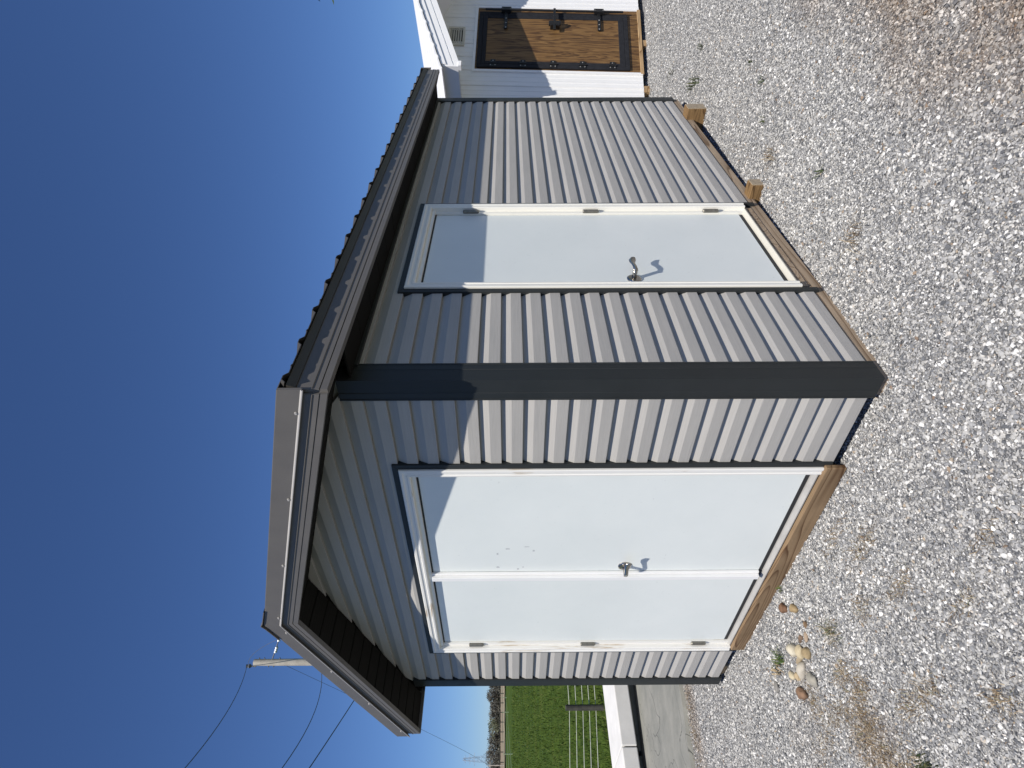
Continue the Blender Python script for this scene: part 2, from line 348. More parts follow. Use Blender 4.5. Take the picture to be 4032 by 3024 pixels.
# ------------------------------------------------------------------ terrain
FD = Vector((-0.94, 0.33, 0)).normalized()
RISE = [(0, -0.5), (14, -0.5), (79, 1.2), (111, 1.75), (170, 2.95), (320, 6.3), (600, 12), (3000, 16)]
def rise(D):
    for (a, za), (b, zb) in zip(RISE, RISE[1:]):
        if D <= b: return za + (zb - za) * (D - a) / (b - a)
    return RISE[-1][1]
def yard_z(x, y):
    yy = max(0.0, min(4.0, y)); z = -0.058 - 0.031 * yy
    if y > 3.5: z -= 0.06 * max(-1.5, min(1.5, x)) * smooth01((y - 3.5) / 1.5)
    return z
def ground_z(x, y):
    d = Vector((x - CAM.x, y - CAM.y, 0)); D = d.length
    w = smooth01((max(0, d.normalized().dot(FD)) - 0.25) / 0.5) if D > 1e-6 else 0
    far = -0.45 * (1 - w) + rise(D) * w
    inside = smooth01((x + 8.8) / 1.3) * smooth01((9.5 - x) / 1.5) * smooth01((y + 9.5) / 1.5) * smooth01((17.5 - y) / 1.5)
    return far * (1 - inside) + (yard_z(x, y) - 0.06) * inside
def axis(lim):
    a = [0.0]; s = 0.8
    while a[-1] < lim: a.append(a[-1] + s); s *= 1.07
    return sorted(set([-v for v in a] + a))
xs = axis(2600); ys = axis(2600)
gv = [(x, y, ground_z(x, y)) for y in ys for x in xs]; nx = len(xs)
gf = [(j * nx + i, j * nx + i + 1, (j + 1) * nx + i + 1, (j + 1) * nx + i) for j in range(len(ys) - 1) for i in range(nx - 1)]
me = bpy.data.meshes.new("ground"); me.from_pydata(gv, [], gf); me.materials.append(MAT['field'])
for p in me.polygons: p.use_smooth = True
tag(link("ground", me), kind="structure")
# gravel yard
yx = np.arange(-7.3, 8.01, 0.15); yy_ = np.arange(-8.0, 16.01, 0.15)
def yard_h(x, y): return yard_z(x, y) + 0.006 * math.sin(2.1 * x + 0.7 * y) + 0.005 * math.sin(3.3 * y - 1.2 * x)
gv = [(x, y, yard_h(x, y)) for y in yy_ for x in yx]; nx = len(yx)
gf = [(j * nx + i, j * nx + i + 1, (j + 1) * nx + i + 1, (j + 1) * nx + i) for j in range(len(yy_) - 1) for i in range(nx - 1)]
me = bpy.data.meshes.new("gravel_yard"); me.from_pydata(gv, [], gf); me.materials.append(MAT['yard'])
for p in me.polygons: p.use_smooth = True
tag(link("gravel_yard", me), kind="structure")
# bare field strip on the rise
mb = MB(); rows = []
az0 = math.atan2(FD.y, FD.x)
for D in (172, 200, 240, 280, 330):
    rows.append([(CAM.x + D * math.cos(az0 + a), CAM.y + D * math.sin(az0 + a), ground_z(CAM.x + D * math.cos(az0 + a), CAM.y + D * math.sin(az0 + a)) + 0.3) for a in np.linspace(-0.45, 0.45, 41)])
for r0, r1 in zip(rows, rows[1:]): mb.add(r0 + r1, [(i, i + 1, 41 + i + 1, 41 + i) for i in range(40)])
tag(mb.build("bare_field", MAT['bare'], smooth=True), kind="structure")
# concrete apron left of the grey shed
mb = MB(); edge = []
for y in np.arange(-6, 9.01, 0.25): edge.append((-4.32 + 0.05 * math.sin(2.3 * y) + 0.03 * math.sin(7 * y) + 0.14 * smooth01(y / 1.2), y))
v = []; 
for x, y in edge: v += [(x, y, yard_z(x, y) - 0.02), (x - 0.02, y, yard_z(x, y) + 0.035), (-6.72, y, yard_z(x, y) + 0.03)]
mb.add(v, [(3 * i + k, 3 * i + k + 1, 3 * (i + 1) + k + 1, 3 * (i + 1) + k) for i in range(len(edge) - 1) for k in (0, 1)])
tag(mb.build("concrete_apron", MAT['apron']), kind="structure")

# ------------------------------------------------------------------ grey storage shed
C4 = 0.1016; W = 3.072; L = 4.21; XR = -W / 2; SL = 0.303
shed = empty("storage_shed", "grey lap sided storage shed with dark trim, white doors and low gable roof", "shed")
def zr(x): return 2.786 - SL * abs(x - XR)           # lower edge of the rake fascia
PROF = [(0.011, 0.0), (-0.0150, 0.0), (-0.0153, 0.003), (-0.0150, 0.0520), (0.0070, C4 + 0.001), (0.011, C4 + 0.001)]   # (outward = -), height
board_cache = {}
def siding_board(parent, length_key, xfun, k, side):
    """side 'front': runs along -X at y=0 ; 'side': runs along +Y at x=0. Local X is always the board's length."""
    key = (length_key, side)
    if key not in board_cache:
        lo = []; hi = []
        for (d, z) in PROF:
            a, b = xfun(k * C4 + z)
            lo.append((a, d, z)); hi.append((b, d, z))
        board_cache[key] = MB().prism(lo, hi).mesh("siding_board", MAT['siding'])
    o = link("siding_board", board_cache[key], parent); o.location = (0, 0, k * C4)
    if side == 'side': o.rotation_euler = (0, 0, math.pi / 2)
    elif side == 'left': o.location = (-W, 0, k * C4); o.rotation_euler = (0, 0, -math.pi / 2)
    return o
# gable wall core
loop = [(0, 0), (0, zr(0) + 0.03), (XR, zr(XR) + 0.03), (-W, zr(-W) + 0.03), (-W, 0)]
mb = MB()
for lp in ([(0, 0), (0, 2.10), (-0.60, 2.10), (-0.60, 0)], [(-2.44, 0), (-2.44, 2.10), (-W, 2.10), (-W, 0)], [(0, 2.10)] + loop[1:4] + [(-W, 2.10)]):
    mb.prism([(x, 0.013, z) for x, z in lp], [(x, 0.10, z) for x, z in lp])
fw_ = mb.build("wall", MAT['siding'], shed)
bw_ = MB().prism([(x, L - 0.10, z) for x, z in loop], [(x, L, z) for x, z in loop]).build("wall", MAT['siding'], shed)
sw_ = MB().box(-0.10, -0.013, 0.101, 0.765, 0, 2.10).box(-0.10, -0.013, 1.69, L - 0.101, 0, 2.10).box(-0.10, -0.013, 0.101, L - 0.101, 2.10, 2.36).build("wall", MAT['siding'], shed)
# dark room behind the doors
MB().box(-W + 0.15, -0.16, 0.16, L - 0.16, 0.04, 2.2).build("interior", MAT['dark'], shed)
lw_ = MB().box(-W + 0.013, -W + 0.10, 0.101, L - 0.101, 0, 2.36).build("wall", MAT['siding'], shed)
for k in range(22):
    siding_board(fw_, 'r', lambda z: (-0.528, -0.075), k, 'front'); siding_board(fw_, 'l', lambda z: (-W + 0.075, -2.512), k, 'front')
    siding_board(sw_, 'n', lambda z: (0.075, 0.69), k, 'side'); siding_board(sw_, 'f', lambda z: (1.76, L - 0.075), k, 'side')
    siding_board(lw_, 'w', lambda z: (-L + 0.075, -0.075), k, 'left')
for k in range(21, 28):
    def xf(z):
        h = max(0.004, (2.812 - z) / SL); return (max(XR - h, -W + 0.075), min(XR + h, -0.075))
    if k > 21: siding_board(fw_, ('g', k), xf, k, 'front')
def xmid(z): return (-2.5125, -0.5275)
siding_board(fw_, 'over', xmid, 21, 'front')
siding_board(sw_, 'over', lambda z: (0.6905, 1.7595), 21, 'side'); siding_board(sw_, 'full', lambda z: (0.075, L - 0.075), 22, 'side')
siding_board(lw_, 'w', None, 22, 'left')
# corner trims: an L with raised lips
def corner(cx, cy, sx, sy, z0=-0.026, z1=2.33):
    a = 0.094; t = 0.021; p = []
    prof = [(t, t), (-0.05 , t), (-0.052, t + 0.002), (-0.056, t + 0.002), (-a + 0.008, t), (-a + 0.006, t + 0.003), (-a, t + 0.002), (-a, -0.004), (-0.003, -0.004),
            (-0.003, -a), (t + 0.002, -a), (t + 0.003, -a + 0.006), (t, -a + 0.008), (t + 0.002, -0.056), (t + 0.002, -0.052), (t, -0.05)]
    mb = MB().prism([(cx + sx * u, cy + sy * v_, z0) for u, v_ in prof], [(cx + sx * u, cy + sy * v_, z1) for u, v_ in prof])
    return mb.build("corner_trim", MAT['charcoal'], shed)
corner(0, 0, 1, -1); corner(-W, 0, -1, -1); corner(0, L, 1, 1, -0.02); corner(-W, L, -1, 1)
# floor and runners
MB().box(-W + 0.12, -0.12, 0.13, L - 0.13, -0.004, 0.03).build("floor", MAT['dark'], shed)
for x in (-0.090, -1.05, -2.02, -W + 0.004):
    MB().box(x, x + 0.099, -0.008 if x > -0.2 else 0.03, L - 0.01, -0.070, -0.004).build("runner", MAT['runner'], shed, 0.004)
MB().box(-W + 0.104, -0.104, 0.16, 0.20, -0.088, -0.005).build("joist", MAT['dark'], shed)
# roof
roof = empty("roof", None, None); roof.parent = shed
XE_R = 0.197; XE_L = -W - 0.165; YF = -0.288; YB = L + 0.28
RW = 0.172                                            # roof surface above the fascia's lower edge
deck = MB()
for xe in (XE_R, XE_L):
    lo = [(XR, zr(XR) + 0.02), (xe, zr(xe) + 0.02), (xe, zr(xe) + RW - 0.012), (XR, zr(XR) + RW - 0.012)]
    deck.prism([(x, 0.0, z) for x, z in lo], [(x, YB - 0.02, z) for x, z in lo])
    lo = [(XR, zr(XR) + 0.10), (xe, zr(xe) + 0.10), (xe, zr(xe) + RW - 0.012), (XR, zr(XR) + RW - 0.012)]
    deck.prism([(x, YF + 0.02, z) for x, z in lo], [(x, -0.002, z) for x, z in lo])
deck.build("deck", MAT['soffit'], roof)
# ribbed sheets, 0.914 m cover, ribs every 0.2286 m
def rib_profile(y0, y1, pitch=0.2286, h=0.017):
    pts = []; n = round((y1 - y0) / pitch)
    for i in range(n):
        c = y0 + 0.03 + i * pitch
        pts += [(c - 0.03, 0), (c - 0.028, 0), (c - 0.011, h), (c + 0.011, h), (c + 0.028, 0), (c + 0.062, 0), (c + 0.068, 0.004), (c + 0.074, 0.004), (c + 0.080, 0)]
    pts.append((y1, 0)); return pts
ny = 5
for sgn, xe in ((1, XE_R + 0.046), (-1, XE_L - 0.046)):
    for i in range(ny):
        y0 = YF + 0.0 + i * 0.9144; y1 = min(y0 + 0.9144, YB + 0.05)
        if y1 - y0 < 0.2: continue
        top = rib_profile(y0, y1 if i < ny - 1 else y0 + 0.9144)
        v = []
        for t in (0.0, 0.003):
            for x in (XR, xe):
                v += [(x, y, zr(x) + RW - 0.008 + z + t + 0.0004 * i) for y, z in top]
        n = len(top); f = []
        for j in range(n - 1):
            f += [(j, j + 1, n + j + 1, n + j), (2 * n + j, 3 * n + j, 3 * n + j + 1, 2 * n + j + 1), (n + j, n + j + 1, 3 * n + j + 1, 3 * n + j)]
        MB().add(v, f).build("roof_sheet", MAT['roofmetal'], roof)
cap = MB(); v = []
for y in (YF - 0.032, YB + 0.04):
    v += [(XR - 0.16, y, zr(XR - 0.16) + RW + 0.022), (XR - 0.03, y, zr(XR - 0.03) + RW + 0.026), (XR, y, zr(XR) + RW + 0.034), (XR + 0.03, y, zr(XR + 0.03) + RW + 0.026), (XR + 0.16, y, zr(XR + 0.16) + RW + 0.022)]
cap.add(v + [(a, b, c - 0.004) for a, b, c in v], [(i, i + 1, i + 6, i + 5) for i in range(4)] + [(10 + i, 15 + i, 16 + i, 11 + i) for i in range(4)] + [(i, 10 + i, 11 + i, i + 1) for i in range(4)]).build("ridge_cap", MAT['fascia'], roof)
# rake fascia and rake trim (front and back, both slopes)
FASC = [(0.012, 0.0), (-0.016, 0.0), (-0.0165, 0.026), (-0.009, 0.0265), (-0.009, 0.0300), (-0.0165, 0.0305), (-0.0165, 0.0530), (-0.0200, 0.0560), (-0.0200, 0.0580), (-0.0150, 0.0600), (-0.0150, 0.12), (0.012, 0.12)]
TRIM = [(-0.012, 0.100), (-0.0275, 0.091), (-0.0280, 0.0935), (-0.0235, 0.099), (-0.0235, 0.186), (-0.0225, 0.189), (0.05, 0.189), (0.05, 0.186), (-0.012, 0.186)]
def rake(prof, name, mat, xa, xb, y0, sgn, xtra=0.0):
    return MB().prism([(xa, y0 + sgn * d, zr(xa) + w) for d, w in prof], [(xb, y0 + sgn * d, zr(xb) + w) for d, w in prof]).build(name, mat, roof)
for (xa, xb) in ((XR, XE_R), (XR, XE_L)):
    rake(FASC, "rake_fascia", MAT['fascia'], xa, xb, YF, 1)
    sg = 1 if xb > xa else -1
    t = rake([p for p in TRIM if True], "rake_trim", MAT['fascia'], xa, xb + sg * 0.03, YF, 1)
    lip = [(-0.0242, 0.1005), (-0.0310, 0.0945), (-0.0315, 0.0905), (-0.0290, 0.0885), (-0.0242, 0.0945)]
    MB().prism([(xa, YF + d, zr(xa) + w) for d, w in lip], [(xb + sg * 0.03, YF + d, zr(xb + sg * 0.03) + w) for d, w in lip]).build("hem", MAT['lip'], t)
    for i in range(4):
        x = xa + (xb - xa) * (0.05 + i * 0.30); mbs = MB()
        mbs.tube([(x, YF - 0.0235, zr(x) + 0.108), (x, YF - 0.0275, zr(x) + 0.108), (x, YF - 0.0275, zr(x) + 0.108), (x, YF - 0.031, zr(x) + 0.108)], [0.007, 0.007, 0.0045, 0.0045], 6)
        mbs.build("screw", MAT['lip'], t)
    rake(FASC, "rake_fascia", MAT['fascia'], xa, xb, YB, -1); rake(TRIM, "rake_trim", MAT['fascia'], xa, xb + sg * 0.03, YB, -1)
# eave fascias
for sgn, xe in ((1, XE_R), (-1, XE_L)):
    z0 = zr(xe); pr = [(xe - sgn * d, z0 + w + (0.0 if w < 0.1 else 0.03)) for d, w in FASC]
    MB().prism([(x, YF - 0.004, z) for x, z in pr], [(x, YB + 0.004, z) for x, z in pr]).build("eave_fascia", MAT['fascia'], roof)
    pr = [(xe + sgn * 0.0155, z0 + 0.118), (xe + sgn * 0.021, z0 + 0.118), (xe + sgn * 0.034, z0 + 0.150), (xe + sgn * 0.0155, z0 + 0.152)]
    MB().prism([(x, YF + 0.0, z) for x, z in pr], [(x, YB, z) for x, z in pr]).build("drip_edge", MAT['roofmetal'], roof)
# soffits
sof = empty("soffit", None, None); sof.parent = shed
def rake_soffit(xa, xb, ya, yb):
    n = 14
    for i in range(n):
        x0 = xa + (xb - xa) * i / n; x1 = xa + (xb - xa) * (i + 1) / n; g = 0.006 * (1 if xb > xa else -1)
        q = [(x0 + g, 0.014), (x1 - g, 0.014), (x1 - g, 0.020), (x1 + 0.0, 0.026), (x0, 0.026), (x0 + g, 0.020)]
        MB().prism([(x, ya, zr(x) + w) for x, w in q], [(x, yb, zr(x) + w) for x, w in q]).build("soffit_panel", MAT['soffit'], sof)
    q = [(xa, 0.027), (xb, 0.027), (xb, 0.04), (xa, 0.04)]
    MB().prism([(x, ya, zr(x) + w) for x, w in q], [(x, yb, zr(x) + w) for x, w in q]).build("soffit_backing", MAT['rubber'], sof)
rake_soffit(XR, XE_R - 0.014, YF + 0.013, -0.022); rake_soffit(XR, XE_L + 0.014, YF + 0.013, -0.022)
for sgn, xe, xw in ((1, XE_R - 0.013, 0.022), (-1, XE_L + 0.013, -W - 0.022)):
    z0 = zr(XE_R); n = 16
    for i in range(n):
        y0 = 0.0 + i * L / n; y1 = y0 + L / n - 0.006
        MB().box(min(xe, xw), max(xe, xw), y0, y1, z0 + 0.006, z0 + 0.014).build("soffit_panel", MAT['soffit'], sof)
    # channel along the wall head
    MB().box(*((0.015, 0.034) if sgn > 0 else (-W - 0.034, -W - 0.015)), 0.075, L - 0.075, z0 - 0.010, z0 + 0.005).build("wall_channel", MAT['charcoal'], sof)
# ---- doors. Built in a frame where local X runs along the wall and -Y is outward.
def lever(name, parent, x, z, y, direction):
    h = bpy.data.objects.new(name, None); COL.objects.link(h); h.parent = parent; h.location = (x, y, z)
    mb = MB(); mb.tube([(0, 0, 0), (0, -0.006, 0), (0, -0.010, 0), (0, -0.012, 0)], [0.039, 0.039, 0.033, 0.014], 24); mb.build("rosette", MAT['nickel'], h, smooth=False)
    mb = MB(); mb.tube([(0, -0.008, 0), (0, -0.066, 0)], [0.0135, 0.0125], 16)
    path = [(-0.012, -0.062), (0.02, -0.068), (0.05, -0.066), (0.08, -0.060), (0.105, -0.060), (0.122, -0.064)]; n = 12; ring = []
    zz = [0, 0.001, 0.004, 0.004, 0.0, -0.005]; hw = [0.0125, 0.0115, 0.0115, 0.0165, 0.0205, 0.0130]
    v = []; f = []
    for i, (a, b) in enumerate(path):
        for k in range(n):
            t = 2 * math.pi * k / n; v.append((direction * a, b + 0.0055 * math.sin(t), zz[i] + hw[i] * math.cos(t)))
    for i in range(len(path) - 1):
        for k in range(n): f.append((i * n + k, i * n + (k + 1) % n, (i + 1) * n + (k + 1) % n, (i + 1) * n + k))
    f += [tuple(range(n)), tuple((len(path) - 1) * n + k for k in range(n))]
    mb.add(v, f); mb.build("lever", MAT['nickel'], h, smooth=True)
    return h
def hinge_piece(parent, x, z, y, sgn):
    mb = MB(); mb.tube([(x, y, z - 0.052), (x, y, z - 0.046), (x, y, z + 0.046), (x, y, z + 0.05)], [0.003, 0.0125, 0.0125, 0.009], 10)
    mb.box(min(x, x + sgn * 0.03), max(x, x + sgn * 0.03), y - 0.001, y + 0.003, z - 0.046, z + 0.046)
    mb.build("hinge", MAT['hinge'], parent)
def door_unit(root, x0, x1, z0, z1, leaves, mat, name):
    """x0<x1 outer edges of the white brick-mould, z0..z1. root's local -Y is outward."""
    fr = bpy.data.objects.new(name, None); COL.objects.link(fr); fr.parent = root
    bw = 0.052; jw = 0.030
    mould = [(0, -0.034), (0.004, -0.037), (0.016, -0.037), (0.020, -0.033), (0.034, -0.031), (0.038, -0.035), (0.048, -0.034), (bw, -0.030), (bw, 0.045), (0, 0.045)]
    def strip(a, b, nm, vertical, flip):
        if vertical:   # from z0 to z1 with top mitre
            s = 1 if not flip else -1
            lo = [(a + s * u, y, z0) for u, y in mould]; hi = [(a + s * u, y, z1 - u) for u, y in mould]
        else:
            lo = [(a + u, y, z1 - u) for u, y in mould]; hi = [(b - u, y, z1 - u) for u, y in mould]
        me_ = MB().prism(lo, hi); o = me_.build(nm, mat, fr); return o
    # local X of the grain: rotate verticals so grain follows the length via a separate mesh frame
    for a, flip in ((x0, False), (x1, True)):
        s = 1 if not flip else -1
        lo = [(0, y, -s * u) for u, y in mould]; hi = [(z1 - z0 - u, y, -s * u) for u, y in mould]
        o = MB().prism(lo, hi).build("door_casing", mat, fr); o.location = (a, 0, z0); o.rotation_euler = (0, -math.pi / 2, 0)
        jl = MB().box(0, z1 - z0 - bw, -0.006, 0.06, 0, jw).build("jamb", mat, fr)
        jl.rotation_euler = (0, -math.pi / 2, 0); jl.location = (a + (bw + jw - 0.001 if s > 0 else -bw + 0.001), 0, z0)
    lo = [(x0 + u, y, z1 - u) for u, y in mould]; hi = [(x1 - u, y, z1 - u) for u, y in mould]
    MB().prism(lo, hi).build("door_casing", mat, fr)
    MB().box(x0 + bw, x1 - bw, -0.014, 0.06, z1 - bw - 0.022, z1 - bw + 0.001).build("head_jamb", MAT['cleanpaint'], fr)
    MB().box(x0 + bw + jw - 0.004, x1 - bw - jw + 0.004, 0.002, 0.05, z1 - bw - 0.031, z1 - bw - 0.0225).build("weather_strip", MAT['rubber'], fr)
    # sill
    sl_ = MB().prism([(x0 + bw - 0.03, y, z) for y, z in ((0.06, z0), (0.06, z0 + 0.020), (0.0, z0 + 0.018), (-0.022, z0 + 0.006), (-0.022, z0))],
                     [(x1 - bw + 0.03, y, z) for y, z in ((0.06, z0), (0.06, z0 + 0.020), (0.0, z0 + 0.018), (-0.022, z0 + 0.006), (-0.022, z0))])
    sl_.build("sill", MAT['aluminium'] if leaves == 2 else MAT['vent'], fr)
    xa, xb = x0 + bw + jw, x1 - bw - jw; zt = z1 - bw - 0.030; zb = z0 + 0.042; Y0 = 0.006
    w = (xb - xa) / leaves; out = []
    for i in range(leaves):
        a = xa + i * w + 0.003; b = xa + (i + 1) * w - 0.003
        d = MB().box(a, b, Y0, Y0 + 0.044, zb, zt).build("door", MAT['door'], root, 0.002)
        MB().box(a, b, Y0 + 0.002, Y0 + 0.03, zb - 0.021, zb - 0.0005).build("door_sweep", MAT['rubber'], d)
        out.append((d, a, b))
    return out
# double door in the gable wall
ft = bpy.data.objects.new("double_door", None); COL.objects.link(ft); ft.parent = shed
dl = door_unit(ft, -2.494, -0.548, 0.044, 2.132, 2, MAT['paint'], "door_frame")
ast = MB(); ast.box(-1.572, -1.516, -0.010, 0.0055, 0.088, 2.060); ast.box(-1.566, -1.531, -0.030, -0.0105, 0.090, 2.056)
ast.build("astragal", MAT['astragal'], ft, 0.002)
lever("handle", dl[1][0], -1.462, 0.905, 0.006, 1)
for z in (1.828, 1.047, 0.27): hinge_piece(dl[0][0], -2.420, z, -0.014, -1)
for z in (1.828, 1.047, 0.27): hinge_piece(dl[1][0], -0.618, z, 0.002, 1)
def j_channel(root, x0, x1, zb, zt, w=0.031):
    p = [(0.0, -0.026), (w, -0.026), (w, 0.006), (0.0, 0.006)]
    for a, s in ((x0, 1), (x1, -1)):
        MB().prism([(a + s * u, y, zb) for u, y in p], [(a + s * u, y, zt - u) for u, y in p]).build("trim_channel", MAT['charcoal'], root, 0.002)
    MB().prism([(x0 + u, y, zt - u) for u, y in p], [(x1 - u, y, zt - u) for u, y in p]).build("trim_channel", MAT['charcoal'], root, 0.002)
j_channel(ft, -2.524, -0.518, 0.004, 2.163)
th = MB().box(-2.455, -0.532, -0.050, -0.0225, -0.058, 0.0432).build("threshold_board", MAT['board'], shed, 0.004)
scuff = simple("scuff_grey", (0.50, 0.52, 0.53), 0.6, var=0.1)
for (sx_, sz_, rx_, rz_) in ((-1.28, 1.60, .006, .014), (-1.33, 1.66, .010, .006), (-1.26, 1.49, .004, .016), (-1.30, 1.45, .009, .007), (-1.47, 1.66, .009, .010), (-1.49, 1.54, .009, .007), (-1.47, 1.51, .006, .006)):
    n_ = 10; MB().add([(sx_ + rx_ * math.cos(6.283 * q / n_) * (1 + .3 * math.sin(q * 2.1)), 0.0054, sz_ + rz_ * math.sin(6.283 * q / n_)) for q in range(n_)], [tuple(range(n_))]).build("scuff", scuff, dl[1][0])
# single door in the long wall
sd = bpy.data.objects.new("single_door", None); COL.objects.link(sd); sd.parent = shed; sd.rotation_euler = (0, 0, math.pi / 2)
dl2 = door_unit(sd, 0.712, 1.738, 0.052, 2.132, 1, MAT['cleanpaint'], "door_frame")
lever("handle", dl2[0][0], 0.850, 0.905, 0.006, 1)
for z in (1.828, 1.055, 0.278): hinge_piece(dl2[0][0], 1.664, z, -0.014, 1)
j_channel(sd, 0.681, 1.769, -0.028, 2.163)
MB().box(0.74, 1.71, -0.012, 0.006, 0.0, 0.051).build("sill_filler", MAT['runner'], sd)

# blocks the shed stands on
def support_block(label, x0, x1, y0, y1, z0, z1, m=MAT['block'], grp="timber blocks under the grey shed"):
    r = empty("support_block", label, "wood block", ((x0 + x1) / 2, (y0 + y1) / 2, z0), grp)
    b = MB().box(x0 - r.location.x, x1 - r.location.x - 0.004, y0 - r.location.y, y1 - r.location.y, 0, z1 - z0).build("timber", m, r, 0.006)
    MB().box(x1 - r.location.x - 0.0045, x1 - r.location.x, y0 - r.location.y + 0.004, y1 - r.location.y - 0.004, 0.004, z1 - z0 - 0.004).build("end_grain", MAT['endgrain'], r)
    return r
support_block("large square timber block under the far end of the grey shed's long wall", -0.25, 0.105, 3.56, 3.70, yard_z(0, 3.6) - 0.02, -0.005)
support_block("smaller timber block under the grey shed's long wall, close to the single door", -0.25, 0.105, 1.86, 1.96, yard_z(0, 1.9) - 0.03, -0.030)
r = support_block("pale wood shim under the grey shed's corner next to the concrete apron", -2.99, -2.86, 0.015, 0.16, -0.075, -0.012, MAT['plainwood'], None)

# ------------------------------------------------------------------ white shed behind
WO = Vector((-0.2067, 6.0977, -0.0952)); ang = 1.0788; roll = -0.0363
u = Vector((math.cos(ang), math.sin(ang), 0)); nrm = Vector((u.y, -u.x, 0)); kz = Vector((0, 0, 1))
ur = u * math.cos(roll) + kz * math.sin(roll); kr = kz * math.cos(roll) - u * math.sin(roll)
ws = empty("white_shed", "white ribbed metal shed with plywood door, standing behind the grey shed", "shed")
MW = Matrix((ur, -nrm, kr)).transposed().to_4x4(); MW.translation = WO; ws.matrix_world = MW
A0, A1, AR, WS = -0.51, 1.80, 0.644, 0.33
def wz(a): return 2.622 - WS * abs(a - AR)             # lower edge of the rake at a
def rib_wall(a0, a1, zb, zt):
    pts = []; a = a0; i = 0; P = 0.0762
    while a < a1 - 1e-6:
        b = min(a + P, a1); h = 0.013 if i % 3 == 0 else 0.005; c = (a + b) / 2
        if b - a > 0.05: pts += [(a, 0), (c - 0.016, 0), (c - 0.008, h), (c + 0.008, h), (c + 0.016, 0)]
        else: pts.append((a, 0))
        a = b; i += 1
    pts.append((a1, 0)); n = len(pts)
    v = [(p, -h, zb(p)) for p, h in pts] + [(p, -h, zt(p)) for p, h in pts]
    return MB().add(v, [(j, j + 1, n + j + 1, n + j) for j in range(n - 1)]).build("wall_panel", MAT['whitemetal'], ws)
top = lambda a: wz(a) + 0.05
rib_wall(A0, -0.03, lambda a: 0.0, top); rib_wall(-0.03, 1.12, lambda a: 2.125, top); rib_wall(1.12, A1, lambda a: 0.0, top)
core = [(A0, 0.0), (A0, wz(A0)), (AR, wz(AR)), (A1, wz(A1)), (A1, 0.0)]
MB().prism([(a, 0.003, z) for a, z in core], [(a, 3.6, z) for a, z in core]).build("body", MAT['whitemetal'], ws)
# door surround
for a0_, a1_, z0_, z1_ in ((-0.03, 0.004, 0.0, 2.13), (1.088, 1.122, 0.0, 2.13)): MB().box(a0_, a1_, -0.022, 0.002, z0_, z1_).build("door_trim", MAT['whitefascia'], ws, 0.002)
MB().box(0.0045, 1.0875, -0.022, 0.002, 2.096, 2.13).build("door_trim", MAT['whitefascia'], ws, 0.002)
MB().box(0.0045, 1.0875, -0.010, 0.002, 0.030, 2.0955).build("door_backing", MAT['plywood'], ws)
MB().box(-0.02, 1.11, -0.024, 0.02, -0.014, 0.029).build("sill_board", MAT['plainwood'], ws, 0.003)
leaf = MB().box(0.085, 0.935, -0.026, -0.0105, 0.215, 2.02).build("door", MAT['plywood'], ws)
for (a0_, a1_, z0_, z1_) in ((0.030, 0.082, 0.16, 2.075), (0.084, 0.132, 0.285, 1.965), (0.887, 0.936, 0.285, 1.965), (0.938, 1.0, 0.16, 2.075),
                             (0.0825, 0.9375, 0.16, 0.212), (0.0825, 0.9375, 0.2145, 0.284), (0.0825, 0.9375, 1.966, 2.02), (0.0825, 0.9375, 2.022, 2.075)):
    MB().box(a0_, a1_, -0.034, -0.0105, z0_, z1_).build("gasket", MAT['gasket'], leaf, 0.003)
for z in (1.87, 1.495, 1.12, 0.752, 0.38):
    mb = MB(); mb.box(0.035, 0.088, -0.040, -0.0345, z - 0.045, z + 0.045); mb.box(0.088, 0.150, -0.040, -0.0345, z - 0.032, z + 0.032)
    mb.tube([(0.086, -0.044, z - 0.045), (0.086, -0.044, z + 0.045)], 0.009, 8)
    for q in (-0.028, 0.028): mb.tube([(0.055, -0.040, z + q), (0.055, -0.0425, z + q)], 0.007, 6, 1); 
    mb.tube([(0.128, -0.040, z), (0.128, -0.0425, z)], 0.007, 6, 1)
    mb.build("hinge", [MAT['black'], MAT['aluminium']], leaf)
for z in (1.73, 0.53):
    mb = MB(); mb.box(0.68, 1.03, -0.052, -0.0345, z - 0.020, z + 0.020); mb.box(0.97, 1.06, -0.062, -0.0345, z - 0.062, z + 0.062)
    mb.tube([(0.985, -0.075, z - 0.07), (0.985, -0.075, z + 0.07)], 0.016, 8)
    for a in (0.70, 0.78, 0.86): mb.tube([(a, -0.052, z), (a, -0.055, z)], 0.009, 6, 1)
    for q in (-0.05, 0.05): mb.tube([(1.025, -0.062, z + q), (1.025, -0.065, z + q)], 0.009, 6, 1)
    mb.build("bar_keeper", [MAT['black'], MAT['aluminium']], leaf, 0.002)
mb = MB(); mb.tube([(0.985, -0.075, 0.22), (0.985, -0.075, 2.0)], 0.014, 8); mb.box(0.63, 1.0, -0.10, -0.075, 1.092, 1.122); mb.box(0.70, 0.78, -0.096, -0.027, 1.04, 1.16)
mb.tube([(0.74, -0.085, 1.18), (0.74, -0.085, 1.03)], 0.03, 10)
mb.build("lock_bar", MAT['black'], leaf, 0.002)
